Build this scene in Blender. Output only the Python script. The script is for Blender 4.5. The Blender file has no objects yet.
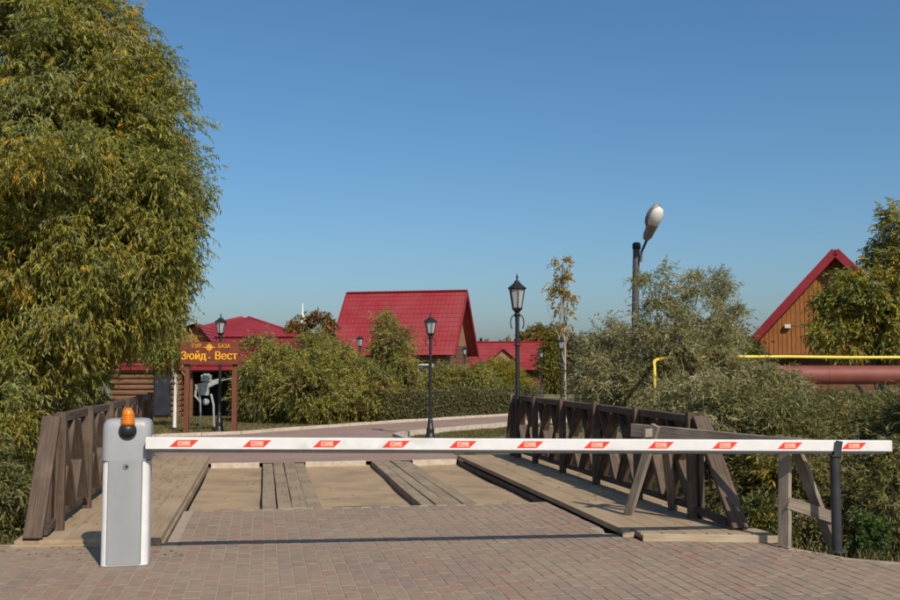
import bpy, bmesh, math, random
import numpy as np
from mathutils import Vector, Matrix, Quaternion

random.seed(7)
rng = np.random.default_rng(11)
scene = bpy.context.scene
C = scene.collection

# ------------------------------------------------------------------ camera
PITCH = math.atan(0.068); FPX = 1000.0; EYE = 1.5
cam_d = bpy.data.cameras.new("camera"); cam = bpy.data.objects.new("camera", cam_d); C.objects.link(cam)
cam.location = (0, 0, EYE); cam.rotation_euler = (math.pi/2 + PITCH, 0, 0)
cam_d.sensor_width = 36; cam_d.lens = 40.0; cam_d.clip_end = 6000; cam_d.clip_start = 0.05
scene.camera = cam

# ------------------------------------------------------------------ sky and sun
SUN = Vector((0.545, -1.09, 1.0)).normalized()
elev = math.asin(SUN.z); azim = math.atan2(SUN.x, SUN.y)
w = bpy.data.worlds.new("World"); scene.world = w; w.use_nodes = True
nt = w.node_tree; bg = nt.nodes["Background"]
sky = nt.nodes.new("ShaderNodeTexSky"); sky.sky_type = 'NISHITA'; sky.sun_disc = False
sky.sun_elevation = elev; sky.sun_rotation = azim; sky.altitude = 0
sky.air_density = 1.0; sky.dust_density = 1.9; sky.ozone_density = 6.0
hsv = nt.nodes.new("ShaderNodeHueSaturation"); hsv.inputs["Saturation"].default_value = 1.11; hsv.inputs["Hue"].default_value = 0.492
nt.links.new(sky.outputs[0], hsv.inputs["Color"]); nt.links.new(hsv.outputs[0], bg.inputs[0]); bg.inputs[1].default_value = 0.112
sl = bpy.data.lights.new("sun", 'SUN'); sl.energy = 4.8; sl.angle = math.radians(0.5); sl.color = (1.0, 0.90, 0.755)
so = bpy.data.objects.new("sun", sl); C.objects.link(so); so.location = (10, -20, 30)
so.rotation_euler = (-SUN).to_track_quat('-Z', 'Y').to_euler()
scene.view_settings.view_transform = 'Standard'; scene.view_settings.look = 'None'
scene.view_settings.exposure = 0.0; scene.view_settings.gamma = 1.0
scene.view_settings.use_curve_mapping = False

# ------------------------------------------------------------------ helpers
def ray(x, y):
    a = (x-450)/FPX; b = -(y-300)/FPX
    return Vector((a, math.cos(PITCH)-b*math.sin(PITCH), math.sin(PITCH)+b*math.cos(PITCH)))
def G(x, y, z=0.0):
    r = ray(x, y); return Vector((0, 0, EYE)) + r*((z-EYE)/r.z)
def D(x, y, d):
    r = ray(x, y); return Vector((0, 0, EYE)) + r*(d/r.y)

def tag(o, label=None, cat=None, group=None, kind=None):
    if label: o["label"] = label
    if cat: o["category"] = cat
    if group: o["group"] = group
    if kind: o["kind"] = kind
    return o
def thing(name, loc, label, cat, group=None, rz=0):
    o = bpy.data.objects.new(name, None); C.objects.link(o); o.location = loc; o.rotation_euler = (0, 0, rz)
    o.empty_display_size = 0.2
    return tag(o, label, cat, group)
def link(name, me, parent=None, local=False):
    """parent is an unrotated Empty; unless local, mesh coordinates are world ones"""
    o = bpy.data.objects.new(name, me); C.objects.link(o)
    if parent is not None:
        o.parent = parent
        if not local:
            p = parent; off = Vector()
            while p is not None: off += p.location; p = p.parent
            o.location = -off
    return o

class MB:
    def __init__(s): s.v = []; s.f = []; s.m = []; s.sm = []
    def add(s, vs, fs, m=0, smooth=False):
        n = len(s.v); s.v += [tuple(q) for q in vs]
        for f in fs: s.f.append(tuple(i+n for i in f)); s.m.append(m); s.sm.append(smooth)
    def box(s, c, size, M=None, m=0):
        hx, hy, hz = size[0]/2, size[1]/2, size[2]/2
        vs = [Vector((x, y, z)) for z in (-hz, hz) for y in (-hy, hy) for x in (-hx, hx)]
        if M is not None: vs = [M @ q for q in vs]
        vs = [q+Vector(c) for q in vs]
        s.add(vs, [(0,2,3,1),(4,5,7,6),(0,1,5,4),(2,6,7,3),(0,4,6,2),(1,3,7,5)], m)
    def bar(s, p0, p1, wd, th, up=(0,0,1), m=0):
        p0 = Vector(p0); p1 = Vector(p1); x = (p1-p0).normalized(); y = Vector(up).cross(x)
        if y.length < 1e-4: y = Vector((0,1,0)).cross(x)
        y.normalize(); z = x.cross(y); M = Matrix((x, y, z)).transposed()
        s.box((p0+p1)/2, ((p1-p0).length, wd, th), M, m)
    def tube(s, pts, rad, n=8, m=0, cap=True):
        pts = [Vector(p) for p in pts]
        if not hasattr(rad, '__len__'): rad = [rad]*len(pts)
        rings = []
        ref = Vector((0.31, 0.2, 0.93)).normalized()
        t0 = (pts[1]-pts[0]).normalized()
        if abs(t0.dot(ref)) > 0.95: ref = Vector((1, 0, 0))
        vs = []
        for i, p in enumerate(pts):
            t = (pts[min(i+1, len(pts)-1)]-pts[max(i-1, 0)]).normalized()
            a = t.cross(ref).normalized(); b = t.cross(a)
            for k in range(n):
                q = 2*math.pi*k/n; vs.append(p+(a*math.cos(q)+b*math.sin(q))*rad[i])
        fs = []
        for i in range(len(pts)-1):
            for k in range(n):
                k2 = (k+1) % n; fs.append((i*n+k, i*n+k2, (i+1)*n+k2, (i+1)*n+k))
        s.add(vs, fs, m, True)
        if cap:
            nn = len(vs); s.add(vs[:n], [tuple(range(n))], m); s.add(vs[nn-n:], [tuple(range(n))][::1], m)
    def lathe(s, c, prof, n=16, m=0, smooth=True, ph=0.0):
        vs = []; c = Vector(c)
        for r, z in prof:
            for k in range(n):
                q = 2*math.pi*k/n+ph; vs.append(c+Vector((r*math.cos(q), r*math.sin(q), z)))
        fs = []
        for i in range(len(prof)-1):
            for k in range(n):
                k2 = (k+1) % n; fs.append((i*n+k, i*n+k2, (i+1)*n+k2, (i+1)*n+k))
        fs.append(tuple(range(n))[::-1]); fs.append(tuple(range((len(prof)-1)*n, len(prof)*n)))
        s.add(vs, fs, m, smooth)
    def mesh(s, name, mats):
        me = bpy.data.meshes.new(name); me.from_pydata(s.v, [], s.f)
        for mm in (mats if isinstance(mats, (list, tuple)) else [mats]): me.materials.append(mm)
        me.polygons.foreach_set('material_index', s.m); me.polygons.foreach_set('use_smooth', s.sm)
        bm = bmesh.new(); bm.from_mesh(me); bmesh.ops.recalc_face_normals(bm, faces=bm.faces); bm.to_mesh(me); bm.free()
        me.update(); return me
    def build(s, name, mats, parent=None, local=False): return link(name, s.mesh(name, mats), parent, local)
def bevel_mesh(me, wd, seg=2):
    bm = bmesh.new(); bm.from_mesh(me)
    bmesh.ops.bevel(bm, geom=list(bm.edges), offset=wd, segments=seg, affect='EDGES', profile=0.6)
    bm.to_mesh(me); bm.free(); me.update()

# ------------------------------------------------------------------ materials
def lin(c): return tuple(((x/255)/12.92 if x/255 <= .04045 else ((x/255+.055)/1.055)**2.4) for x in c)
def mat(name, c1, c2=None, rough=0.7, scale=6.0, stretch=(1,1,1), bump=0.0, bscale=None, metal=0.0, spec=0.4,
        c3=None, s3=1.2, t3=(0.5, 0.7), coord='Object', bdist=0.01, detail=6):
    m = bpy.data.materials.new(name); m.use_nodes = True; n = m.node_tree.nodes; L = m.node_tree.links
    b = n["Principled BSDF"]; b.inputs["Roughness"].default_value = rough; b.inputs["Metallic"].default_value = metal
    b.inputs["Specular IOR Level"].default_value = spec
    if c2 is None:
        b.inputs["Base Color"].default_value = (*c1, 1); 
        if bump == 0: return m
    if coord == 'World':
        tc = n.new("ShaderNodeNewGeometry").outputs["Position"]
    else:
        tc = n.new("ShaderNodeTexCoord").outputs["Object"]
        oi = n.new("ShaderNodeObjectInfo"); ad = n.new("ShaderNodeVectorMath"); ad.operation = 'MULTIPLY_ADD'
        cb = n.new("ShaderNodeCombineXYZ")
        for i in range(3): L.new(oi.outputs["Random"], cb.inputs[i])
        L.new(cb.outputs[0], ad.inputs[0]); ad.inputs[1].default_value = (37, 53, 71); L.new(tc, ad.inputs[2]); tc = ad.outputs[0]
    mp = n.new("ShaderNodeMapping"); mp.inputs["Scale"].default_value = stretch; L.new(tc, mp.inputs[0])
    nz = n.new("ShaderNodeTexNoise"); nz.inputs["Scale"].default_value = scale; nz.inputs["Detail"].default_value = detail
    nz.inputs["Roughness"].default_value = 0.62; L.new(mp.outputs[0], nz.inputs["Vector"])
    out = None
    if c2 is not None:
        r = n.new("ShaderNodeValToRGB"); r.color_ramp.elements[0].color = (*c1, 1); r.color_ramp.elements[1].color = (*c2, 1)
        r.color_ramp.elements[0].position = 0.33; r.color_ramp.elements[1].position = 0.67
        L.new(nz.outputs[0], r.inputs[0]); out = r.outputs[0]
        if c3 is not None:
            n3 = n.new("ShaderNodeTexNoise"); n3.inputs["Scale"].default_value = s3; n3.inputs["Detail"].default_value = 5
            L.new(tc, n3.inputs["Vector"])
            r3 = n.new("ShaderNodeMapRange"); r3.inputs[1].default_value = t3[0]; r3.inputs[2].default_value = t3[1]
            L.new(n3.outputs[0], r3.inputs[0])
            mx = n.new("ShaderNodeMix"); mx.data_type = 'RGBA'; L.new(r3.outputs[0], mx.inputs[0]); L.new(out, mx.inputs[6])
            mx.inputs[7].default_value = (*c3, 1); out = mx.outputs[2]
        L.new(out, b.inputs["Base Color"])
    if bump > 0:
        bp = n.new("ShaderNodeBump"); bp.inputs["Strength"].default_value = bump; bp.inputs["Distance"].default_value = bdist
        if bscale:
            nb = n.new("ShaderNodeTexNoise"); nb.inputs["Scale"].default_value = bscale; nb.inputs["Detail"].default_value = 6
            L.new(mp.outputs[0], nb.inputs["Vector"]); L.new(nb.outputs[0], bp.inputs["Height"])
        else: L.new(nz.outputs[0], bp.inputs["Height"])
        L.new(bp.outputs[0], b.inputs["Normal"])
    return m

M = {}
WST = (1.2, 22, 22)
M['rail'] = mat('rail_wood', (.045,.028,.018), (.110,.074,.050), .75, 2.2, WST, .7, c3=(.145,.108,.078), s3=3, t3=(.52,.75))
M['greywood'] = mat('weathered_wood', (.12,.095,.070), (.26,.215,.165), .8, 2.2, WST, .6, c3=(.31,.265,.205), s3=2.5)
M['plank'] = mat('dusty_plank', (.165,.12,.078), (.285,.212,.140), .85, 1.6, WST, .6, c3=(.30,.235,.155), s3=2.0, t3=(.4,.7))
M['deck'] = mat('dusty_deck', (.235,.165,.102), (.335,.245,.155), .88, 1.5, (1,16,16), .4, c3=(.36,.27,.17), s3=1.1, t3=(.4,.7))
M['palewood'] = mat('pale_sawn_wood', (.27,.21,.14), (.42,.34,.24), .8, 2.5, WST, .4)
M['sand'] = mat('sand', (.295,.208,.122), (.395,.290,.178), .95, 3.2, (.8,4.5,1), .6, 40, c3=(.25,.185,.12), s3=1.6, t3=(.45,.68), coord='World')
M['joint'] = mat('joint_sand', (.30,.235,.17), (.38,.305,.225), .95, 8.0, (1,1,1), .5, 150, coord='World')
M['kerb'] = mat('kerb_stone', (.36,.30,.23), (.50,.43,.34), .9, 9, (1,1,1), .4, 60, coord='World')
M['soil'] = mat('dry_ground', (.16,.125,.07), (.25,.20,.12), .95, 1.6, (1,1,1), .6, 40, c3=(.085,.095,.035), s3=.7, t3=(.42,.62), coord='World')
M['concrete'] = mat('concrete', (.20,.18,.155), (.30,.275,.24), .9, 5, (1,1,1), .4, 50, coord='World')
M['white'] = mat('white_paint', (.56,.56,.55), (.63,.63,.625), .42, 7, (1,1,1), .04, 40, c3=(.46,.44,.40), s3=5, t3=(.58,.80))
M['grey'] = mat('grey_paint', (.235,.242,.252), (.27,.278,.288), .45, 5, (1,1,.4), .05, 120, c3=(.30,.29,.265), s3=4, t3=(.55,.78))
M['hood'] = mat('hood_paint', (.265,.272,.282), (.295,.302,.312), .4, 6, (1,1,1), .03, 300)
M['rubber'] = mat('dark_rubber', (.035,.033,.032), (.055,.052,.05), .6, 30)
M['black'] = mat('black_paint', (.012,.012,.013), (.022,.022,.023), .42, 20)
M['post'] = mat('charcoal_paint', (.022,.024,.030), (.036,.038,.044), .4, 9, (1,1,1), .05, 120)
M['red'] = mat('sticker_red', (.62,.028,.016), (.70,.040,.022), .45, 12)
M['redpale'] = mat('sticker_cream', (.80,.50,.36), (.83,.56,.42), .5, 12)
M['steel'] = mat('steel', (.5,.5,.5), None, .3, metal=1.0)
M['roof'] = mat('red_roof', (.215,.017,.023), (.262,.028,.033), .55, 1.3, (1,1,1), 0, c3=(.25,.042,.044), s3=.7, t3=(.45,.68))
M['rooftrim'] = mat('red_trim', (.20,.012,.02), (.26,.018,.027), .5, 2)
M['log'] = mat('log_wall', (.095,.045,.022), (.19,.098,.05), .75, 3, (1,1,10), .4, coord='World')
M['orange'] = mat('orange_board', (.21,.075,.018), (.35,.135,.032), .65, 3, (9,9,.8), .3, coord='World')
M['browng'] = mat('brown_gable', (.21,.115,.055), (.30,.175,.09), .7, 3, (8,8,.8), .3, coord='World')
M['dark'] = mat('dark_opening', (.014,.015,.02), (.03,.032,.04), .4, 3)
M['sign'] = mat('sign_board', (.105,.025,.010), (.175,.045,.018), .6, 2.5, (1.5,10,10), .3)
M['signpost'] = mat('sign_post', (.10,.030,.015), (.17,.055,.028), .65, 3, (8,8,1), .3)
M['yellow'] = mat('letter_yellow', (.72,.33,.02), (.80,.40,.035), .5, 9)
M['pipe'] = mat('pipe_paint', (.150,.036,.026), (.205,.056,.041), .6, 2.0, (1,1,1), .15, 12, c3=(.15,.05,.038), s3=2, t3=(.55,.75))
M['gas'] = mat('gas_yellow', (.62,.47,.05), (.72,.56,.08), .5, 4)
M['pole'] = mat('pole', (.045,.045,.05), (.10,.098,.10), .7, 5, (1,1,.3), .3)
M['alu'] = mat('alu_housing', (.22,.20,.18), (.32,.29,.26), .45, 12, metal=.4)
M['bark'] = mat('bark', (.055,.042,.03), (.13,.105,.08), .9, 6, (4,4,.7), .8, coord='World')
M['whitebark'] = mat('whitewashed', (.52,.50,.46), (.70,.68,.64), .85, 9, (3,3,.7), .4, coord='World')
M['palebark'] = mat('pale_bark', (.24,.215,.175), (.36,.335,.285), .85, 9, (3,3,.7), .4, coord='World')
M['sculpt'] = mat('pale_scrap', (.20,.225,.205), (.38,.40,.36), .55, 22, (1,1,1), .3)
M['plaster'] = mat('pale_plaster', (.6,.57,.52), (.7,.67,.62), .85, 4)

def glassy(name, col, rough=.12, trans=.9, emit=None):
    m = bpy.data.materials.new(name); m.use_nodes = True; b = m.node_tree.nodes["Principled BSDF"]
    b.inputs["Base Color"].default_value = (*col, 1); b.inputs["Roughness"].default_value = rough
    b.inputs["Transmission Weight"].default_value = trans; b.inputs["IOR"].default_value = 1.45
    return m
M['amber'] = glassy('amber_lens', (.95,.28,.01), .25, .45)
M['lglass'] = glassy('lantern_glass', (.55,.60,.62), .45, .55)
M['bowl'] = glassy('lamp_bowl', (.85,.84,.80), .12, .25)

def leafmat(name, trans=.36, rough=.5, spec=.35):
    m = bpy.data.materials.new(name); m.use_nodes = True; n = m.node_tree.nodes; L = m.node_tree.links
    b = n["Principled BSDF"]; at = n.new("ShaderNodeAttribute"); at.attribute_name = "tint"
    L.new(at.outputs["Color"], b.inputs["Base Color"]); b.inputs["Roughness"].default_value = rough
    b.inputs["Specular IOR Level"].default_value = spec
    tr = n.new("ShaderNodeBsdfTranslucent"); mx = n.new("ShaderNodeMixShader"); mx.inputs[0].default_value = trans
    hs = n.new("ShaderNodeHueSaturation"); hs.inputs["Saturation"].default_value = 1.15; hs.inputs["Value"].default_value = 1.25
    L.new(at.outputs["Color"], hs.inputs["Color"]); L.new(hs.outputs[0], tr.inputs["Color"])
    L.new(b.outputs[0], mx.inputs[1]); L.new(tr.outputs[0], mx.inputs[2])
    L.new(mx.outputs[0], n["Material Output"].inputs[0]); return m
M['leaf'] = leafmat('leaf', .42)
M['grass'] = leafmat('grass_blade', .2, .7, .2)

# paver tones
tones = [tuple((c*.7+d*.3)*k for c, d, k in zip(t, (.232,.168,.124), (1.06,1.04,.99))) for t in [(.225,.168,.130), (.200,.152,.122), (.235,.162,.122), (.235,.185,.138), (.185,.150,.130), (.245,.152,.120), (.215,.160,.130), (.24,.190,.145)]]
PAV = []
for i, t in enumerate(tones):
    PAV.append(mat('paver_tone_%d' % i, tuple(c*.86 for c in t), tuple(c*1.12 for c in t), .88, 14, (1,1,1), .5, 120,
                   c3=(.275,.208,.146), s3=.75, t3=(.42,.80), coord='World', bdist=.004))
def road_mat():
    m = bpy.data.materials.new('far_block_paving'); m.use_nodes = True; n = m.node_tree.nodes; L = m.node_tree.links
    b = n["Principled BSDF"]; b.inputs["Roughness"].default_value = .9
    g = n.new("ShaderNodeNewGeometry"); mp = n.new("ShaderNodeMapping"); mp.inputs["Rotation"].default_value = (0,0,math.radians(79.4))
    L.new(g.outputs["Position"], mp.inputs[0])
    br = n.new("ShaderNodeTexBrick"); L.new(mp.outputs[0], br.inputs["Vector"])
    br.inputs["Color1"].default_value = (.29,.172,.142,1); br.inputs["Color2"].default_value = (.245,.155,.132,1)
    br.inputs["Mortar"].default_value = (.23,.175,.13,1); br.inputs["Scale"].default_value = 1
    br.inputs["Brick Width"].default_value = .2; br.inputs["Row Height"].default_value = .1; br.inputs["Mortar Size"].default_value = .007
    nz = n.new("ShaderNodeTexNoise"); nz.inputs["Scale"].default_value = .9; nz.inputs["Detail"].default_value = 6; L.new(g.outputs["Position"], nz.inputs["Vector"])
    mr = n.new("ShaderNodeMapRange"); mr.inputs[1].default_value = .42; mr.inputs[2].default_value = .75; L.new(nz.outputs[0], mr.inputs[0])
    mx = n.new("ShaderNodeMix"); mx.data_type = 'RGBA'; L.new(mr.outputs[0], mx.inputs[0]); L.new(br.outputs[0], mx.inputs[6])
    mx.inputs[7].default_value = (.29,.215,.165,1); L.new(mx.outputs[2], b.inputs["Base Color"])
    bp = n.new("ShaderNodeBump"); bp.inputs["Strength"].default_value = .4; bp.inputs["Distance"].default_value = .004; bp.invert = True
    L.new(br.outputs["Fac"], bp.inputs["Height"]); L.new(bp.outputs[0], b.inputs["Normal"]); return m
M['road'] = road_mat()

# ------------------------------------------------------------------ bridge frame
O = G(165, 542); TH = math.radians(10.6)
U = Vector((math.cos(TH), math.sin(TH), 0)); V = Vector((-math.sin(TH), math.cos(TH), 0))
def B(u, v, z=0.0): return Vector((O.x, O.y, 0)) + U*u + V*v + Vector((0, 0, z))
def toUV(x, y): q = Vector((x-O.x, y-O.y, 0)); return q.dot(U), q.dot(V)

def board(name, parent, p0, p1, wd, th, m, up=(0,0,1), warp=0.004, seg=4, bev=0.004):
    """a sawn board from p0 to p1 (its own local axes, so that grain runs along it)"""
    p0 = Vector(p0); p1 = Vector(p1); L_ = (p1-p0).length; x = (p1-p0).normalized()
    y = Vector(up).cross(x)
    if y.length < 1e-3: y = Vector((1, 0, 0)).cross(x)
    y.normalize(); z = x.cross(y)
    vs = []; fs = []; r = random.Random(hash((round(p0.x, 3), round(p1.y, 3), name)) & 0xffff)
    for i in range(seg+1):
        t = i/seg-.5; dy = r.uniform(-warp, warp); dz = r.uniform(-warp, warp)*.6
        hy, hz = wd/2, th/2; b_ = min(bev, hy*.4, hz*.4)
        for (a, c) in ((-hy, -hz+b_), (-hy+b_, -hz), (hy-b_, -hz), (hy, -hz+b_), (hy, hz-b_), (hy-b_, hz), (-hy+b_, hz), (-hy, hz-b_)):
            vs.append((t*L_, a+dy, c+dz))
    for i in range(seg):
        for k in range(8): k2 = (k+1) % 8; fs.append((i*8+k, i*8+k2, (i+1)*8+k2, (i+1)*8+k))
    fs.append(tuple(range(8))[::-1]); fs.append(tuple(range(seg*8, seg*8+8)))
    mb = MB(); mb.add(vs, fs); me = mb.mesh(name, m)
    o = bpy.data.objects.new(name, me); C.objects.link(o)
    off = Vector(); q = parent
    while q is not None: off += q.location; q = q.parent
    o.parent = parent
    o.matrix_basis = Matrix.Translation((p0+p1)/2-off) @ Matrix((x, y, z)).transposed().to_4x4()
    return o

# ------------------------------------------------------------------ ground
def sstep(a, b, x): t = np.clip((x-a)/(b-a), 0, 1); return t*t*(3-2*t)
def ground_z(X, Y):
    X = np.asarray(X, float); Y = np.asarray(Y, float)
    u = (X-O.x)*U.x+(Y-O.y)*U.y; v = (X-O.x)*V.x+(Y-O.y)*V.y
    near = np.interp(u, [-14, -6, -1.6, -1.2, 0, 3.9, 4.1, 5.0, 5.2, 5.5, 5.9, 7.5, 12], [-.5, -.2, 0, .6, 2.2, 2.2, .6, -.55, -.75, -1.45, -1.85, -2.0, -1.8])
    far = 7.3+0*u
    z = -1.35*sstep(near+.05, near+1.9, v)*(1-sstep(far-2.2, far, v))
    rough = .03*np.sin(X*1.7+1)*np.cos(Y*1.3)+.02*np.sin(X*3.9+Y*2.7)
    inplaza = (v < near+.1) | ((u > -1.3) & (u < 5.3) & (v > 7.2) & (v < 9))
    return -0.05+z+np.where(inplaza, 0, rough*.6-.01)
def axis(lo, hi, a, b, st, n):
    core = np.arange(a, b+1e-6, st); s = np.geomspace(st, 1, 2)
    left = a-np.geomspace(st, a-lo, n)[::-1]; right = b+np.geomspace(st, hi-b, n)
    return np.concatenate([left, core, right])
gx = axis(-2500, 2500, -16, 18, .3, 26); gy = axis(-300, 4500, -3, 46, .3, 26)
XX, YY = np.meshgrid(gx, gy); ZZ = ground_z(XX, YY)
nx, ny = len(gx), len(gy)
me = bpy.data.meshes.new('ground')
idx = np.arange(nx*ny).reshape(ny, nx)
quads = np.stack([idx[:-1,:-1], idx[:-1,1:], idx[1:,1:], idx[1:,:-1]], -1).reshape(-1, 4)
me.from_pydata(np.stack([XX, YY, ZZ], -1).reshape(-1, 3).tolist(), [], quads.tolist()); me.materials.append(M['soil'])
me.polygons.foreach_set('use_smooth', [True]*len(me.polygons))
tag(link('ground', me), kind='structure')

# pavement: bedding sheet + pavers (columns along the bridge)
EDGE = [G(605,533), G(640,536), G(757,540), G(800,549), G(850,558), G(900,562), Vector((5.2,7.45,0)), Vector((8.5,7.2,0))]
poly = [Vector((-9,-2,0)), Vector((9,-2,0))] + EDGE[::-1]
poly += [B(3.96, 0), B(3.96, 1.9), B(0.02, 1.9), B(0.02, -.06), G(20, 544), Vector((-5.5, 8.35, 0)), Vector((-9, 8.2, 0))]
pv = MB(); pv.add([(q.x, q.y, -.0026) for q in poly] + [(q.x, q.y, -.10) for q in poly],
    [tuple(range(len(poly)))] + [(i, (i+1) % len(poly), (i+1) % len(poly)+len(poly), i+len(poly)) for i in range(len(poly))])
pavement = pv.build('pavement', M['joint']); tag(pavement, kind='structure')
bmp = bmesh.new(); bmp.from_mesh(pavement.data); bmesh.ops.triangulate(bmp, faces=[f for f in bmp.faces if len(f.verts) > 4]); bmp.to_mesh(pavement.data); bmp.free()
polyA = np.array([(q.x, q.y) for q in poly])
def inside(x, y):
    c = False; n = len(polyA); j = n-1
    for i in range(n):
        xi, yi = polyA[i]; xj, yj = polyA[j]
        if (yi > y) != (yj > y) and x < (xj-xi)*(y-yi)/(yj-yi)+xi: c = not c
        j = i
    return c
PW, PL, GAP = .104, .205, .0075
def paver_shape(L_, W_):
    b_ = .002; h = .02; a, c = L_/2-GAP/2, W_/2-GAP/2
    vs = [(-a,-c,-h),(a,-c,-h),(a,c,-h),(-a,c,-h),(-a,-c,-b_),(a,-c,-b_),(a,c,-b_),(-a,c,-b_),(-a+b_,-c+b_,0),(a-b_,-c+b_,0),(a-b_,c-b_,0),(-a+b_,c-b_,0)]
    fs = [(0,1,5,4),(1,2,6,5),(2,3,7,6),(3,0,4,7),(4,5,9,8),(5,6,10,9),(6,7,11,10),(7,4,8,11),(8,9,10,11)]
    return vs, fs
PVS, PFS = paver_shape(PL, PW)
pmesh = []
for i in range(len(PAV)):
    mb = MB(); mb.add(PVS, PFS); pmesh.append(mb.mesh('paver', PAV[i]))
cells = []
for ci in range(-80, 112):
    u = ci*PW+.06; off = (ci % 2)*.5*PL+((ci*7) % 5)*.012
    for ri in range(-42, 15):
        v = ri*PL+off; p = B(u, v)
        if p.y < 3.4 or p.y > 11.6 or abs(p.x) > 7: continue
        e = .045
        if all(inside(*(p+U*a+V*b)[:2]) for a, b in ((-e,-2*e),(e,-2*e),(e,2*e),(-e,2*e))): cells.append(p)
def inview(p): return abs(p.x) < .46*p.y+.05 and p.y > 6.28
vis = sorted([p for p in cells if inview(p)], key=lambda p: p.y)
single = set(id(p) for p in vis[:300])
rot0 = math.atan2(V.y, V.x); allp = MB()
def tone(p):
    s = math.sin(p.x*1.1+p.y*.6)+math.sin(p.y*1.9-p.x*.7+1)
    return random.choice([0,1,2,3,4,5,6,7]) if random.random() < .6 else (random.choice([1,4,6]) if s < 0 else random.choice([2,3,5,7]))
for p in cells:
    k = tone(p); dz = random.uniform(-.0004, .0026); rz = rot0+random.uniform(-.012, .012)
    R = Matrix.Rotation(rz, 3, 'Z') @ Matrix.Rotation(random.uniform(-.0045, .0045), 3, 'X') @ Matrix.Rotation(random.uniform(-.004, .004), 3, 'Y')
    if id(p) in single:
        o = bpy.data.objects.new('paver', pmesh[k]); C.objects.link(o); o.parent = pavement
        o.matrix_basis = Matrix.Translation((p.x, p.y, dz)) @ R.to_4x4()
    else:
        allp.add([R @ Vector(q)+Vector((p.x, p.y, dz)) for q in PVS], PFS, k)
me = bpy.data.meshes.new('distant_pavers'); me.from_pydata(allp.v, [], allp.f)
for m_ in PAV: me.materials.append(m_)
me.polygons.foreach_set('material_index', allp.m); me.update()
o = link('distant_pavers', me, pavement); tag(o, kind='stuff')

# far road of block paving, kerbs
kf = [G(120,440), G(160,437), G(240,434), G(327,427.5), G(389,423), G(507,415.7), G(600,410.5)]
kn = [B(4.1, 7.6), B(4.15, 9.2), G(405,440), G(395.5,436.2), G(404,434.2), G(416,432.8), G(507,424.5), G(600,417.5)]
rp = [B(-8, 9.9), B(-3.5, 9.3), B(-.2, 8.3), B(-.05, 7.15), B(4.05, 7.15)] + kn + kf[::-1] + [G(60, 443)]
rm = MB(); rm.add([(q.x, q.y, .0) for q in rp], [tuple(range(len(rp)))])
ro = rm.build('road', M['road']); tag(ro, kind='structure')
bmp = bmesh.new(); bmp.from_mesh(ro.data); bmesh.ops.triangulate(bmp, faces=bmp.faces[:]); bmesh.ops.recalc_face_normals(bmp, faces=bmp.faces[:])
for f in bmp.faces:
    if f.normal.z < 0: f.normal_flip()
bmp.to_mesh(ro.data); bmp.free()
def kerb_line(name, pts):
    par = thing(name, pts[0], None, None); tag(par, kind='structure'); n = 0
    me0 = None
    for a, b in zip(pts[:-1], pts[1:]):
        L_ = (b-a).length; k = max(1, round(L_/1.0)); d = (b-a)/k
        for i in range(k):
            p0 = a+d*i; p1 = p0+d*.985; z = random.uniform(.0, .012)
            mb = MB(); mb.bar((p0.x,p0.y,z-.02), (p1.x,p1.y,z-.02), .13, .16)
            o = mb.build('kerb_stone', M['kerb'], par)
kerb_line('kerb', kf); kerb_line('kerb', kn[1:])

# ------------------------------------------------------------------ bridge
bridge = thing('wooden_bridge', B(2, 4, 0), 'small timber road bridge with sand bed, wheel tracks and raised board walkways', 'bridge')
mb = MB()
n1, n2 = 40, 160; vs = []
for j in range(n2+1):
    for i in range(n1+1):
        u = .02+3.94*i/n1; v = 1.88+5.28*j/n2
        h = -.085+.006*math.sin(u*3.1+v)+.005*math.sin(v*2.3-u*1.7)+random.uniform(-.0015,.0015)
        q_ = (v*5.4+.25*math.sin(u*1.3)) % 1; h += .004*(q_ if q_ < .88 else (1-q_)*7)*(.5+.5*math.sin(u*2.2+v*1.1+1))
        e = min(v-1.88, 7.16-v); h += .045*math.exp(-((v-1.88)/.22)**2)+.02*math.exp(-((7.16-v)/.15)**2)
        h += .03*math.exp(-((u-3.9)/.12)**2)*0
        vs.append(B(u, v, h))
mb.add(vs, [(j*(n1+1)+i, j*(n1+1)+i+1, (j+1)*(n1+1)+i+1, (j+1)*(n1+1)+i) for j in range(n2) for i in range(n1)], 0, True)
mb.build('sand_bed', M['sand'], bridge)
mb = MB(); RM = Matrix((U, V, Vector((0,0,1)))).transposed()
mb.box(B(2, 4.52, -.27), (3.9, 5.2, .28), RM); mb.build('roadway_slab', M['concrete'], bridge)
for a, c in ((1.7, 1.2), (7.35, .5)):
    mb = MB(); mb.box(B(1.95, a-.0, -.9), (6.3, c, 1.55), RM); mb.build('abutment', M['concrete'], bridge)
for uu in (-1.1, -.1, 4.25, 5.1):
    board('stringer', bridge, B(uu, .9, -.14), B(uu, 7.4, -.14), .14, .24, M['rail'])
# wheel-track planks
for g0 in (.82, 2.53):
    for k in range(4):
        wd = .15+random.uniform(-.008, .012); u0 = g0+.08+k*.163; sk = random.uniform(-.014, .014)
        z = -.045+random.uniform(-.006, .008)-(k == 3)*.012
        board('plank', bridge, B(u0+sk, 1.93+random.uniform(-.04,.03), z), B(u0-sk+.01, 7.10+random.uniform(-.03,.06), z+random.uniform(-.004,.006)), wd, .09, M['plank'], warp=.0035, seg=5)
# sandstone edging at the far end of the sand bed
for a, c in ((.04, .78), (1.5, 2.46), (3.22, 3.94)):
    board('edging_stone', bridge, B(a, 7.15, -.045), B(c, 7.15, -.045), .12, .11, M['kerb'], warp=.006)
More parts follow.
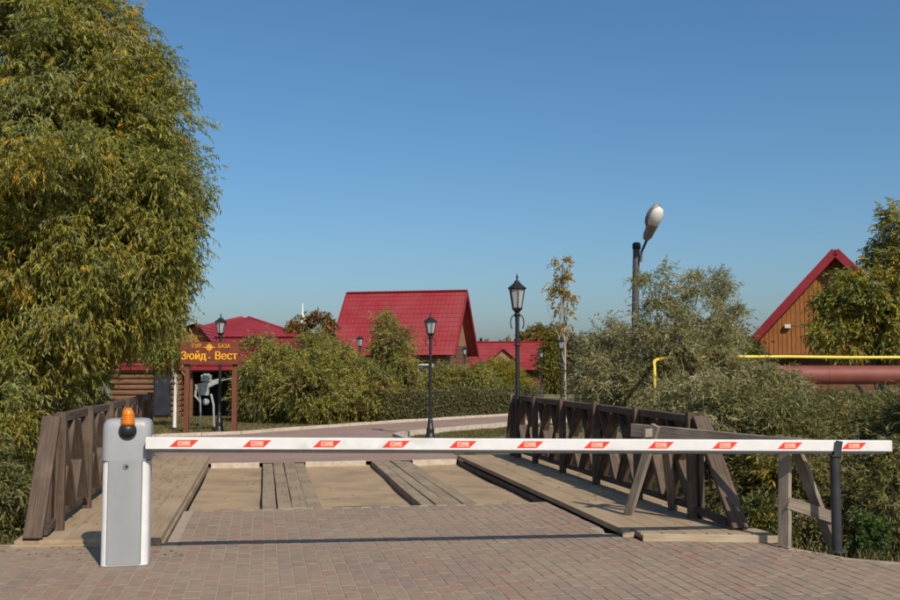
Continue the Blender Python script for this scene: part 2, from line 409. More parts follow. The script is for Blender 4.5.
# walkways
for k in range(6):
    u = -1.13+k*.2; dv = (.03 if k < 5 else -.02)
    board('walkway_board', bridge, B(u+.0, -.02-.02*k+dv, .022), B(u+.0, 8.2, .022), .1975, .05, M['deck'], warp=.0012, seg=10)
board('edge_beam', bridge, B(-.035, .02, -.045), B(-.035, 7.9, -.045), .06, .085, M['plank'], warp=.0015, seg=5)
for k in range(6):
    u = 4.06+.1+k*.186; v0 = -.70-.25*(k/5)
    board('walkway_board', bridge, B(u, v0+random.uniform(-.01,.01), .042), B(u, 7.25, .042), .1835, .05, M['deck'], warp=.0012, seg=10)
board('edge_beam', bridge, B(4.02, -.46, .042), B(4.02, 7.2, .042), .09, .055, M['deck'], warp=.0015, seg=5)
board('edge_beam', bridge, B(4.12, -.40, -.045), B(4.12, 7.2, -.045), .05, .115, M['rail'], warp=.0015, seg=5)  # dark rail wood puts the shade under the overhang into this beam's colour
board('edge_beam', bridge, B(3.985, .02, -.045), B(3.985, 7.1, -.045), .035, .07, M['rail'], warp=.0015, seg=5)
board('end_block', bridge, B(3.97, -.50, .028), B(4.07, -.525, .028), .06, .052, M['palewood'])
board('end_beam', bridge, B(4.07, -.728, .032), B(5.2, -1.012, .030), .05, .064, M['palewood'], warp=.002)
board('end_beam', bridge, B(-1.24, -.02, -.02), B(-.02, -.14, -.02), .05, .075, M['deck'])

def railing(u0, zd, posts, inner, brace_v, label, top):
    r = thing('bridge_railing', B(u0, posts[0], zd), label, 'railing', 'railings of the timber bridge')
    s = inner     # +1: the deck lies towards +u
    for v in posts:
        board('post', r, B(u0+s*.055, v, zd+.0), B(u0+s*.055, v, top+.035), .085, .06, M['rail'], up=V, warp=.002)
    zb = zd+.10; ztop = top-.03
    for a, c in zip(posts[:-1], posts[1:]):
        dz = random.uniform(-.01, .01)
        board('top_rail', r, B(u0, a+.01, ztop+dz), B(u0, c-.01, ztop+random.uniform(-.01,.01)), .10, .075, M['rail'])
        board('handrail_face', r, B(u0-s*.035, a+.02, ztop-.10), B(u0-s*.035, c-.02, ztop-.10), .03, .12, M['rail'])
        board('bottom_rail', r, B(u0, a+.05, zb), B(u0, c-.05, zb), .07, .06, M['rail'])
        m_ = (a+c)/2
        for (p, q) in ((a+.05, m_-.005), (m_+.005, c-.05)):
            w_ = .075
            board('cross_board', r, B(u0-s*.008, p+w_, zb+.03), B(u0-s*.008, q-w_, ztop-.04), .135, .022, M['rail'], up=V.cross(Vector((0,0,1))).cross(B(0,q-w_,ztop)-B(0,p+w_,zb)))
            board('cross_board', r, B(u0+s*.018, q-w_, zb+.03), B(u0+s*.018, p+w_, ztop-.04), .135, .022, M['rail'], up=V.cross(Vector((0,0,1))).cross(B(0,p+w_,ztop)-B(0,q-w_,zb)))
    v = posts[0]
    a = B(u0-s*.06, brace_v, zd+.01); b = B(u0-s*.02, v-.05, top-.01)
    board('brace', r, a, b, .155, .05, M['rail'], up=V.cross(Vector((0,0,1))).cross(b-a))
    board('bottom_rail', r, B(u0, brace_v+.12, zb-.05), B(u0, v+.02, zb-.02), .07, .06, M['rail'])
    board('end_board', r, B(u0-s*.03, v-.0, zd+.0), B(u0-s*.03, v-.0, top+.01), .11, .045, M['rail'], up=U)
    v = posts[-1]
    a = B(u0-s*.02, v+.45, zd+.01); b = B(u0-s*.02, v+.05, top-.01)
    board('brace', r, a, b, .19, .05, M['rail'], up=V.cross(Vector((0,0,1))).cross(b-a))
    return r
railing(-1.02, .048, [.50+1.46*i for i in range(6)], 1, .0, 'dark timber railing with crossed boards running past the barrier cabinet under the willow', 1.07)
railing(4.92, .068, [.02+1.40*i for i in range(6)], -1, -.72, 'dark timber railing with crossed boards behind the sawhorse', 1.04)

# ------------------------------------------------------------------ sawhorse
sh = thing('sawhorse', Vector((2.4, 9.0, 0)), 'weathered grey timber sawhorse standing half on the bridge walkway', 'sawhorse')
A0 = D(633, 427, 9.9); A1 = D(812, 447, 8.35); A1.z = .845; A0.z = .89
bd = (A1-A0).normalized(); side = Vector((bd.y, -bd.x, 0)).normalized()*-1
board('beam', sh, A0, A1, .055, .125, M['greywood'], warp=.006)
def leg(top, foot, wd=.095, th=.045):
    ax = (Vector(foot)-Vector(top)).normalized()
    return board('leg', sh, foot, top, wd, th, M['greywood'], up=bd.cross(ax).cross(ax) if False else bd, warp=.004)
fL = G(628, 515, .07); fR = G(673, 510, .07); gL = G(785, 546.5, .012); gR = G(834, 548, -.03)
tl = A0+bd*.34; tr = A1-bd*.22
leg(tl-side*.055+Vector((0,0,.07)), fL, .045, .09); leg(tl+side*.06+Vector((0,0,.02)), fR, .045, .09)
leg(tr-side*.055+Vector((0,0,.03)), gL, .045, .105); leg(tr+side*.06+Vector((0,0,.02)), gR, .045, .10)
c0 = gL+(tr-gL)*.42; c1 = gR+(tr-gR)*.33
cd = (c1-c0).normalized()
board('cross_brace', sh, c0-cd*.05-bd*-.05, c1+cd*.09-bd*-.05, .04, .10, M['greywood'])
board('gusset', sh, tl-side*.17+Vector((0,0,.0))-bd*.04, tl+side*.17-bd*.04+Vector((0,0,.0)), .025, .08, M['greywood'])

# ------------------------------------------------------------------ barrier
cb = G(124.5, 567); cb.y += .12; cb.x -= .03
YAW = math.radians(12)
br_ = thing('barrier_gate', (cb.x, cb.y, 0), 'grey and white barrier cabinet with amber beacon and long white boom down', 'barrier')
RZ = Matrix.Rotation(YAW, 3, 'Z')
def CB(x, y, z): return Vector((cb.x, cb.y, 0))+RZ @ Vector((x, y, z))
def rrect(wx, wy, r, n=6):
    pts = []
    for cx, cy, a0 in ((wx/2-r, wy/2-r, 0), (-wx/2+r, wy/2-r, 90), (-wx/2+r, -wy/2+r, 180), (wx/2-r, -wy/2+r, 270)):
        for k in range(n+1):
            a = math.radians(a0+90*k/n); pts.append((cx+r*math.cos(a), cy+r*math.sin(a)))
    return pts
def loft(mb, secs, m=0):
    n = len(secs[0][0]); vs = []
    for pts, z in secs: vs += [CB(x, y, z) for x, y in pts]
    fs = []
    for i in range(len(secs)-1):
        for k in range(n): k2 = (k+1) % n; fs.append((i*n+k, i*n+k2, (i+1)*n+k2, (i+1)*n+k))
    mb.add(vs, fs, m, True)
    mb.add(vs[:n], [tuple(range(n))[::-1]], m); mb.add(vs[-n:], [tuple(range(n))], m)
W_, D_ = .348, .27
mb = MB(); loft(mb, [(rrect(W_, D_, .05), .012), (rrect(W_-.002, D_-.002, .05), .80)]); mb.build('cabinet_body', M['white'], br_)
mb = MB(); mb.box(CB(0, 0, .006), (W_+.01, D_+.01, .012), RZ); mb.build('base_plate', M['steel'], br_)
mb = MB(); mb.box(CB(-.005, -D_/2-.001, .408), (.242, .012, .775), RZ); me = mb.mesh('door_panel', M['grey']); 
dp = link('door_panel', me, br_)
mb = MB()
for x_ in (-.128, .119): mb.box(CB(x_, -D_/2+.0005, .408), (.004, .006, .775), RZ)
mb.build('panel_seam', M['rubber'], br_)
# lock
lk = MB(); 
def disc(mb, c, nrm, r, th, n=20, m=0):
    nrm = Vector(nrm).normalized(); a = nrm.cross(Vector((0,0,1))).normalized(); b = nrm.cross(a); c = Vector(c)
    vs = [c+(a*math.cos(2*math.pi*k/n)+b*math.sin(2*math.pi*k/n))*r for k in range(n)]
    v2 = [q+nrm*th for q in vs]
    mb.add(vs+v2, [tuple(range(n)), tuple(range(n, 2*n))]+[(k, (k+1) % n, (k+1) % n+n, k+n) for k in range(n)], m)
nf = RZ @ Vector((0, -1, 0))
disc(lk, CB(.0, -D_/2-.006, .755), nf, .023, .007)
lo_ = lk.build('lock', M['steel'], br_)
l2 = MB(); disc(l2, CB(.006, -D_/2-.012, .752), nf, .011, .005); l2.build('keyhole', M['black'], lo_)
mb = MB(); loft(mb, [(rrect(W_+.012, D_+.014, .055), .795), (rrect(W_+.012, D_+.014, .055), .82), (rrect(W_+.010, D_+.012, .06), 1.04), (rrect(W_+.002, D_+.004, .062), 1.072),
    (rrect(W_-.018, D_-.016, .065), 1.094), (rrect(W_-.05, D_-.045, .06), 1.107), (rrect(W_-.10, D_-.09, .055), 1.112)]); hood = mb.build('hood', M['hood'], br_)
mb = MB()
for zz in (.797,): mb.box(CB(0, 0, zz), (W_+.004, D_+.006, .006), RZ)
mb.build('hood_seam', M['rubber'], br_)
# beacon with its black socket
mb = MB(); bc = CB(.008, -D_/2+.0, 0)
mb.lathe((bc.x, bc.y, 0), [(.030,.985),(.058,1.0),(.064,1.03),(.060,1.055),(.050,1.066)], 20); so_ = mb.build('beacon_socket', M['black'], br_)
mb = MB(); disc(mb, CB(.008, -D_/2-.004, 1.02), nf, .066, .012, 24); mb.build('socket_rim', M['black'], so_)
mb = MB(); mb.lathe((bc.x, bc.y, 0), [(.050,1.064),(.052,1.085),(.049,1.11),(.046,1.135),(.040,1.165),(.030,1.185),(.014,1.196),(.003,1.198)], 24); bl = mb.build('beacon_lens', M['amber'], br_)
mb = MB()
for k in range(5): mb.lathe((bc.x, bc.y, 0), [(.0525-.0012*k,1.078+k*.016),(.054-.0014*k,1.082+k*.016),(.0525-.0016*k,1.086+k*.016)], 24)
mb.build('lens_rib', M['amber'], bl)
# boom
E0 = D(146, 443.5, 7.62); E1 = D(889.5, 446.3, 8.36)
bx = (E1-E0).normalized(); by = Vector((0,0,1)).cross(bx).normalized(); bz = bx.cross(by)
BMx = Matrix((bx, by, bz)).transposed()
def BP(s, y, z): return E0+bx*s+by*y+bz*z
LB = (E1-E0).length
mb = MB(); mb.box(BP(LB/2, 0, .004), (LB, .06, .090), BMx); me = mb.mesh('boom', M['white']); bevel_mesh(me, .006, 2); boom = link('boom', me, br_)
mb = MB(); mb.box(BP(LB/2-.01, 0, -.053), (LB-.06, .045, .025), BMx); me = mb.mesh('rubber_strip', M['rubber']); bevel_mesh(me, .006, 2); link('rubber_strip', me, boom)
mb = MB(); mb.box(BP(LB+.002, 0, .004), (.006, .064, .094), BMx); mb.build('end_cap', M['white'], boom)
mb = MB(); mb.box(CB(.10, .02, .915), (.20, .10, .13), RZ); me = mb.mesh('boom_clamp', M['hood']); bevel_mesh(me, .012, 3); link('boom_clamp', me, br_)

def text_mesh(txt, size, extr=.0, bold=.0, name='lettering'):
    cu = bpy.data.curves.new('t', 'FONT'); cu.body = txt; cu.size = size; cu.extrude = extr; cu.offset = bold
    cu.align_x = 'CENTER'; cu.align_y = 'CENTER'; cu.resolution_u = 3
    ob = bpy.data.objects.new('t', cu); C.objects.link(ob)
    dg = bpy.context.evaluated_depsgraph_get(); me = bpy.data.meshes.new_from_object(ob.evaluated_get(dg)); me.name = name
    bpy.data.objects.remove(ob); bpy.data.curves.remove(cu); return me
def place_text(me, name, parent, origin, ex, ey, ez, m, sx=1.0):
    me.materials.clear(); me.materials.append(m)
    o = bpy.data.objects.new(name, me); C.objects.link(o); o.parent = parent
    off = Vector(); q = parent
    while q is not None: off += q.location; q = q.parent
    MM = Matrix((ex*sx, ey, ez)).transposed().to_4x4()
    o.matrix_basis = Matrix.Translation(origin-off) @ MM
    return o
tcame = text_mesh('CAME', .031, .0002, .0012)
fy = -.030
for sx in (184, 257, 327, 396, 463, 530, 597, 661, 725, 790, 854):
    r = ray(sx, 445); 
    # where the sight line meets the boom's front face
    nrm = -by; t = (BP(0, fy, 0)-Vector((0,0,EYE))).dot(nrm)/r.dot(nrm); hit = Vector((0,0,EYE))+r*t
    s = (hit-E0).dot(bx); y0 = fy-.0015
    mb = MB(); a = .108; hh = .0265; sk = .028; zc = .004
    vs = [BP(s-a-sk*0, y0, zc-hh), BP(s+a-sk*2, y0, zc-hh), BP(s+a, y0, zc+hh), BP(s-a+sk*2, y0, zc+hh)]
    vb = [q+by*.0012 for q in vs]
    mb.add(vs+vb, [(0,1,2,3),(0,4,5,1),(1,5,6,2),(2,6,7,3),(3,7,4,0)]); st = mb.build('sticker', M['red'], boom)
    mb = MB(); y1 = y0-.0012
    def rim(x0, x1, z0, z1):
        mb.box(BP(s+(x0+x1)/2, y1, zc+(z0+z1)/2), (x1-x0, .0016, z1-z0), BMx)
    rim(-.046,.046,.015,.0185); rim(-.046,.046,-.0185,-.015); rim(-.0465,-.043,-.015,.015); rim(.043,.0465,-.015,.015)
    mb.build('logo_frame', M['redpale'], boom)
    place_text(tcame.copy(), 'lettering', boom, BP(s, y1-.0006, zc), bx, bz, bx.cross(bz), M['redpale'], .98)

# boom rest
pb = G(844, 555); pb.y += .03
hz_ = (BP((pb.x-E0.x)/bx.x, 0, 0)).z; pb.y = BP((pb.x-E0.x)/bx.x, 0, 0).y
rp_ = thing('boom_rest', (pb.x, pb.y, 0), 'dark metal boom rest post with forked top at end of the boom', 'post')
mb = MB(); mb.tube([(pb.x,pb.y,0),(pb.x,pb.y,.4),(pb.x,pb.y,hz_-.085)], .040, 18); mb.build('post', M['post'], rp_)
mb = MB(); mb.lathe((pb.x,pb.y,0), [(.085,0),(.085,.010),(.055,.014)], 20); mb.build('flange', M['post'], rp_)
mb = MB(); mb.bar((pb.x,pb.y-.055,hz_-.075), (pb.x,pb.y+.055,hz_-.075), .075, .012); 
mb.bar((pb.x+.0,pb.y-.046,hz_-.08), (pb.x+.022,pb.y-.050,hz_+.045), .055, .008, up=(0,1,0))
mb.bar((pb.x+.0,pb.y+.046,hz_-.08), (pb.x+.022,pb.y+.050,hz_+.045), .055, .008, up=(0,1,0)); mb.build('fork', M['post'], rp_)

# ------------------------------------------------------------------ street lamps
def make_lamp():
    t = thing('street_lamp', (0,0,0), 'x', 'street lamp', 'black lantern street lamps')
    mb = MB(); mb.lathe((0,0,0), [(.13,0),(.13,.05),(.10,.07),(.085,.20),(.095,.23),(.07,.26),(.055,.42),(.045,.48)], 12); mb.build('base', M['black'], t, True)
    mb = MB(); mb.tube([(0,0,.45),(0,0,1.3),(0,0,2.06)], [.040,.036,.032], 12)
    for z in (.9, 1.62, 2.03): mb.lathe((0,0,z), [(.036,0),(.052,.012),(.052,.028),(.036,.04)], 12)
    mb.build('pole', M['black'], t, True)
    for s in (-1, 1):
        pts = []
        for k in range(15):
            a = -1.2+k*.33; r = .075*(1-.03*k); pts.append((s*(.06+.055*math.cos(a)*(1-.03*k)), 0, 1.93+.075*math.sin(a)+.004*k))
        mb = MB(); mb.tube(pts, .009, 6); mb.build('scroll', M['black'], t, True)
    l = bpy.data.objects.new('lantern', None)
    mb = MB(); N = 6; z0, z1 = 2.17, 2.52; r0, r1 = .105, .175
    mb.lathe((0,0,2.05), [(.035,0),(.04,.03),(.06,.045),(.10,.085),(r0+.018,.10),(r0+.018,.125)], N, smooth=False, ph=math.pi/6)
    for k in range(N):
        a = 2*math.pi*k/N+math.pi/6; c_, s_ = math.cos(a), math.sin(a)
        mb.bar((r0*c_, r0*s_, z0), (r1*c_, r1*s_, z1), .018, .018, up=(c_, s_, 0))
    mb.lathe((0,0,z1-.01), [(r1+.015,0),(r1+.03,.012),(r1+.03,.03),(.13,.075),(.085,.11),(.06,.135),(.05,.16),(.022,.17),(.016,.20),(.028,.225),(.014,.25),(.004,.30)], N*2, smooth=False, ph=math.pi/6)
    la = mb.build('lantern', M['black'], t, True)
    for k in range(N):
        a = 2*math.pi*k/N+math.pi/6; b = 2*math.pi*(k+1)/N+math.pi/6; g = MB()
        pts = [(r0*.95*math.cos(a), r0*.95*math.sin(a), z0), (r0*.95*math.cos(b), r0*.95*math.sin(b), z0), (r1*.95*math.cos(b), r1*.95*math.sin(b), z1), (r1*.95*math.cos(a), r1*.95*math.sin(a), z1)]
        g.add(pts, [(0,1,2,3)]); g.build('pane', M['lglass'], la, True)
    mb = MB(); mb.lathe((0,0,2.18), [(.03,0),(.03,.09),(.045,.12),(.05,.17),(.035,.22),(.01,.24)], 10); mb.build('bulb', M['plaster'], la, True)
    for ch in t.children:
        if ch.name.startswith('lantern'):
            for q in [ch]+list(ch.children):
                for vv in q.data.vertices: vv.co = Vector((vv.co.x*.74, vv.co.y*.74, 2.81-(2.81-vv.co.z)*.74))
        elif ch.name.startswith(('pole', 'scroll')):
            for vv in ch.data.vertices:
                if vv.co.z > .6: vv.co.z += .2
    return t
def copy_tree(o, parent=None):
    c = o.copy(); C.objects.link(c); c.parent = parent
    for ch in o.children: copy_tree(ch, c)
    return c
lamp0 = make_lamp()
LH = 2.81
lamps = [(517, 273, 16.2, 'black lantern street lamp at far end of the sawhorse railing'),
         (430.5, 312, 21.9, 'black lantern street lamp on the grass corner in front of the hedge'),
         (221, 313, 24.6, 'black lantern street lamp rising behind the yellow lettered sign'),
         (360, 333, 37.5, 'black lantern street lamp with only its lantern showing above the bushes'),
         (464.5, 345, 47, 'black lantern street lamp behind the hedge below the gabled house'),
         (561, 336, 38, 'black lantern street lamp in front of the slender yellowing tree'),
         (541, 349, 54, 'small distant black lantern street lamp before the leaning poplar and red roof')]
for i, (x, y, d, lab) in enumerate(lamps):
    t = lamp0 if i == 0 else copy_tree(lamp0)
    p = D(x, y, d); gz = float(ground_z(p.x, p.y)); s = (p.z-gz)/LH
    t.location = (p.x, p.y, gz); t.scale = (1, 1, s) if abs(s-1) < .25 else (s, s, s); t.rotation_euler = (0, 0, random.uniform(-.3, .3)); t["label"] = lab

# ------------------------------------------------------------------ sign
s0 = D(186, 432, 23.6); s1 = D(234, 432, 23.6)
sg = thing('sign', ((s0.x+s1.x)/2, 23.6, -.05), 'dark red wooden sign with yellow gothic lettering on two posts', 'sign')
for q in (s0, s1):
    mb = MB(); mb.box((q.x, 23.62, 1.02), (.11, .10, 2.16)); me = mb.mesh('post', M['signpost']); link('post', me, sg)
bt = D(209, 342, 23.5); bb = D(209, 364.5, 23.5); L0 = D(180, 350, 23.5).x; L1 = D(238.5, 350, 23.5).x
mb = MB(); mb.box(((L0+L1)/2, 23.53, (bt.z+bb.z)/2), (L1-L0, .05, bt.z-bb.z)); me = mb.mesh('sign_board', M['sign']); bevel_mesh(me, .008, 1); sb = link('sign_board', me, sg)
EX, EY, EZ = Vector((1,0,0)), Vector((0,0,1)), Vector((0,-1,0))
def stxt(txt, x, y, size, sx, bold, dy=0.0):
    p = D(x, y, 23.49); p.y = 23.497+dy
    place_text(text_mesh(txt, size, .006, bold), 'lettering', sb, p, EX, EY, EZ, M['yellow'], sx)
for dx in (-.25, 0, .25):
    stxt('Зюйд', 193.4+dx, 356.2, .262, .86, .0, dx*.006); stxt('Вест', 225.8+dx, 356.2, .262, .90, .0, dx*.006)
stxt('-', 209.3, 357, .25, .9, .0)
stxt('ТУР', 196.5, 346.3, .13, .95, .0); stxt('БАЗА', 224, 346.3, .13, .85, .0)
ce = D(209.2, 347.5, 23.49); mb = MB()
pts = [(ce.x+.07*math.cos(a), 23.495, ce.z+.07*math.sin(a)) for a in np.linspace(0, 2*math.pi, 17)]
mb.tube(pts, .009, 5, cap=False)
for k in range(8):
    a = k*math.pi/4; r = .125 if k % 2 == 0 else .09; 
    t1 = Vector((math.cos(a), 0, math.sin(a))); t2 = Vector((-math.sin(a), 0, math.cos(a))); c_ = Vector((ce.x, 23.494, ce.z))
    mb.add([c_+t1*r*(1.45 if k % 4 == 0 else 1), c_+t2*.022, c_-t2*.022, c_+t1*.01-Vector((0,.012,0))], [(0,1,3),(0,3,2)])
mb.build('compass_emblem', M['yellow'], sb)

# sculpture of pale scrap beneath the sign
sc0 = G(207, 431, -.03)
sc = thing('scrap_sculpture', (D(207, 427, 26.3).x, 26.3, -.05), 'pale metal scrap sculpture of a figure holding a thin rod under the sign', 'sculpture')
def S(x, y, d=26.3): return D(x, y, d)
mb = MB(); mb.box(S(206.5, 378), (.24, .20, .17)); mb.box(S(206.5, 374.5), (.15,.15,.05)); mb.build('head', M['sculpt'], sc)
mb = MB(); mb.bar(S(196, 387), S(221, 380.5), .11, .13); mb.bar(S(198, 390), S(214, 384), .09, .08); mb.box(S(205, 391), (.20,.14,.22)); mb.build('torso', M['sculpt'], sc)
mb = MB(); mb.lathe(S(206.3, 402)-Vector((0,.05,.09)), [(.01,0),(.06,.02),(.09,.07),(.09,.12),(.06,.165),(.01,.18)], 14); mb.build('ball', M['sculpt'], sc)
for a, b, c in (((199, 390), (200.5, 402), (201, 427)), ((211, 394), (213.5, 405), (214, 427))):
    mb = MB(); mb.tube([S(*a), S(*b), S(*c)], [.035,.03,.022], 6); mb.build('leg', M['sculpt'], sc)
mb = MB(); mb.tube([S(218, 381.5), S(228, 379.2), S(236, 377.2)], [.02,.012,.008], 6); mb.build('rod', M['sculpt'], sc)
mb = MB(); mb.tube([S(196.5, 387), S(195, 396), S(200, 402)], [.04,.035,.025], 6); mb.build('arm', M['sculpt'], sc)

# ------------------------------------------------------------------ street light on a pole, pipes
q = D(631.5, 400, 19.0); top = D(636.5, 243, 19.0)
stl = thing('utility_lamp', (q.x, 19, -1.0), 'tall dark pole with tilted cobra head floodlight above the silvery bushes', 'street light')
mb = MB(); mb.tube([(q.x-.03, 19, -.9), ((q.x+top.x)/2, 19, 1.5), (top.x, 19, top.z)], [.085,.075,.065], 12); mb.build('pole', M['pole'], stl)
mb = MB(); mb.lathe((top.x, 19, top.z-.02), [(.078,-.10),(.082,0),(.05,.03)], 12); mb.build('pole_cap', M['black'], stl)
a = D(640.5, 262, 18.9); b = D(641.5, 252, 18.9); c_ = D(648.5, 236, 18.7)
mb = MB(); mb.tube([a, b, c_], .026, 8); mb.build('arm', M['pole'], stl)
def ellip(mb, c, ax, r, n=16, k=10, m=0, lo=-1.0, hi=1.0):
    c = Vector(c); x, y, z = ax; vs = []; fs = []
    for i in range(k+1):
        t = lo+(hi-lo)*i/k; rr = math.sqrt(max(0, 1-t*t))
        for j in range(n):
            q = 2*math.pi*j/n; vs.append(c+x*(t*r[0])+y*(rr*math.cos(q)*r[1])+z*(rr*math.sin(q)*r[2]))
    for i in range(k):
        for j in range(n): fs.append((i*n+j, i*n+(j+1) % n, (i+1)*n+(j+1) % n, (i+1)*n+j))
    mb.add(vs, fs, m, True); mb.add(vs[:n], [tuple(range(n))], m); mb.add(vs[-n:], [tuple(range(n))], m)
h0 = D(646, 239, 18.7); h1 = D(652, 226, 18.5); h2 = D(656.5, 212, 18.3)
hx = (h2-h0).normalized(); hn = Vector((.45, -.8, -.35)); hn = (hn-hx*hn.dot(hx)).normalized(); hy = hn.cross(hx).normalized()
mb = MB(); mb.tube([h0, h0+(h1-h0)*.3, h1, h1+(h2-h1)*.25], [.06,.09,.105,.12], 14); ellip(mb, (h1+h2)/2+hx*.04-hn*.05, (hx, hy, hn), (.27,.165,.09)); mb.build('housing', M['alu'], stl)
mb = MB(); ellip(mb, (h1+h2)/2+hx*.05+hn*.01, (hx, hy, hn), (.235,.145,.115)); mb.build('bowl', M['bowl'], stl)

pl_ = thing('heating_pipe', (6.0, 21.8, -.4), 'thick red brown pipe running along the thicket before the orange house', 'pipe')
pz = D(850, 375, 21.8).z; p0 = D(690, 374, 21.8); p1 = D(1000, 375.5, 21.8)
mb = MB(); mb.tube([(p0.x, 21.8, pz)]+[(p0.x+(p1.x-p0.x)*k/5, 21.8, pz) for k in range(1, 6)], .205, 24); mb.build('pipe', M['pipe'], pl_)
for xx in (6.9, 11.6):
    mb = MB(); mb.box((xx, 21.8, (pz-.2-1.2)/2+.02), (.3, .3, pz+.9)); mb.build('support', M['concrete'], pl_)
for xx in (8.2, 10.4):
    mb = MB(); pts=[]; mb.tube([(xx-.012, 21.8, pz), (xx+.012, 21.8, pz)], .212, 24); mb.build('weld_collar', M['pipe'], pl_)
GD = 15.15
gp = thing('gas_pipe', (D(654, 405, 14.1).x, 14.1, -1.3), 'thin yellow gas pipe running above the thick red brown pipe', 'pipe')
gz_ = D(850, 357.3, GD).z; g0 = D(654.5, 357, GD); g1 = D(1010, 357, GD)
v0_ = D(654.5, 380, 14.1)
mb = MB(); mb.tube([(v0_.x, 14.1, -1.3), (v0_.x, 14.1, gz_-.30), (v0_.x, 14.1, gz_-.16), (v0_.x+.01, 14.14, gz_-.09), (v0_.x+.05, 14.3, gz_-.06), (v0_.x+.24, 15.0, gz_-.03), (D(674, 357, GD).x, GD, gz_), (g0.x+2, GD, gz_+.008), (6, GD, gz_-.004), (g1.x, GD, gz_)], .024, 10); mb.build("pipe", M["gas"], gp)
for xx in (7.6,):
    mb = MB(); mb.tube([(xx, GD+.03, -1.3), (xx, GD+.03, gz_-.02)], .02, 8); mb.build('support', M['gas'], gp)

# ------------------------------------------------------------------ houses
def tile_roof(mb, e0, e1, r1, r0, rows, cols, m=0, th=.05):
    """profiled metal tile sheet: eave e0->e1, ridge r0->r1; stepped rows, waved across"""
    e0, e1, r1, r0 = map(Vector, (e0, e1, r1, r0)); n = (e1-e0).cross(r0-e0)
    if n.length < 1e-6: n = (e1-e0).cross(r1-e0)
    n.normalize()
    if n.z < 0: n = -n
    ref = (e1-e0).length
    vs = []; W2 = cols*2
    for j in range(rows):
        for t, h in ((j/rows, .016), ((j+1)/rows, 0.0)):
            a = e0+(r0-e0)*t; b = e1+(r1-e1)*t
            for i in range(W2+1):
                s = i/W2; p = a+(b-a)*s; hh = h+.003*(1 if i % 2 else -1); vs.append(p+n*hh)
    k = W2+1; fs = []
    for j in range(2*rows-1):
        for i in range(W2): fs.append((j*k+i, j*k+i+1, (j+1)*k+i+1, (j+1)*k+i))
    mb.add(vs, fs, m, False)
    q = [e0-n*.03, e1-n*.03, r1-n*.03, r0-n*.03]; mb.add(q, [(0,1,2,3)], m)

def gable_house(name, label, pL, pR, depth, ridge_h, eave_z, wall_in, mats, gable_side=True, rows=14, rec=.45, base=-.06):
    """eave line pL->pR faces us; the ridge runs parallel to it"""
    pL = Vector((pL.x, pL.y, 0)); pR = Vector((pR.x, pR.y, 0)); x = (pR-pL).normalized(); y = Vector((-x.y, x.x, 0)); L_ = (pR-pL).length
    t = thing(name, pL+x*L_/2+y*depth/2, label, 'house')
    Z = lambda z: Vector((0,0,z))
    mb = MB(); tile_roof(mb, pL+Z(eave_z), pR+Z(eave_z), pR+y*depth/2+Z(ridge_h), pL+y*depth/2+Z(ridge_h), rows, int(L_/.22))
    rf = mb.build('roof', M['roof'], t)
    mb = MB(); tile_roof(mb, pL+y*depth+Z(eave_z), pR+y*depth+Z(eave_z), pR+y*depth/2+Z(ridge_h), pL+y*depth/2+Z(ridge_h), rows, int(L_/.22)); mb.build('roof', M['roof'], t)
    mb = MB(); mb.bar(pL+y*depth/2+Z(ridge_h+.03), pR+y*depth/2+Z(ridge_h+.03), .22, .07); mb.build('ridge_cap', M['rooftrim'], rf)
    for p in (pL, pR):
        for yy in (0, depth):
            a = p+y*yy+Z(eave_z-.08); b = p+y*depth/2+Z(ridge_h-.08); mb = MB(); mb.bar(a, b, .05, .2, up=(b-a).cross(x)); mb.build('barge_board', M['rooftrim'], rf)
    i0, i1 = wall_in, L_-wall_in; d0, d1 = rec, depth-rec
    mb = MB(); nb = max(4, int((eave_z+.3)/.18)); zt = eave_z+rec*(ridge_h-eave_z)/(depth/2)-.06
    for k in range(nb):
        z0 = base+(zt-base)*k/nb; z1 = base+(zt-base)*(k+.93)/nb
        c = pL+x*(i0+i1)/2+y*(d0+d1)/2+Z((z0+z1)/2); R = Matrix((x, y, Vector((0,0,1)))).transposed()
        mb.box(c, (i1-i0, d1-d0, z1-z0), R)
    mb.box(pL+x*(i0+i1)/2+y*(d0+d1)/2+Z((base+zt)/2), (i1-i0-.04, d1-d0-.04, zt-base-.01), R)
    mb.build('wall', mats[0], t)
    for xx, sgn in ((i0, -1), (i1, 1)):
        mb = MB(); nbd = max(8, int(depth/.16))
        for k in range(nbd):
            a = d0+(d1-d0)*k/nbd+.006; b = d0+(d1-d0)*(k+1)/nbd-.006
            top_ = lambda yy: eave_z+(ridge_h-eave_z)*(1-abs(yy-depth/2)/(depth/2))-.07
            q0 = pL+x*(xx-sgn*.10); q1 = pL+x*xx
            if min(top_(a), top_(b)) < zt+.03: continue
            vs = [q0+y*a+Z(zt+.002), q0+y*b+Z(zt+.002), q0+y*b+Z(top_(b)), q0+y*a+Z(top_(a)), q1+y*a+Z(zt+.002), q1+y*b+Z(zt+.002), q1+y*b+Z(top_(b)), q1+y*a+Z(top_(a))]
            mb.add(vs, [(0,1,2,3),(4,7,6,5),(0,4,5,1),(1,5,6,2),(2,6,7,3),(3,7,4,0)])
        mb.build('gable', mats[1], t)
    return t, x, y, pL, L_
hA = D(328, 355, 50.6); hB = D(455, 355, 49.0)
zc_ = hB.z; hr = D(469, 291, 51.7).z
t, x, y, pL, L_ = gable_house('gabled_house', 'brown house with steep red tiled roof behind the willow bushes and hedge', hA, hB, 5.4, hr, zc_, .55, (M['log'], M['browng']))
Zv = lambda z: Vector((0,0,z))
mb = MB(); mb.box(pL+x*(L_-.55+.10)+y*2.1+Zv(3.2), (.5,.12,.75), Matrix((y, x, Vector((0,0,1)))).transposed()); mb.build('window', M['plaster'], t)
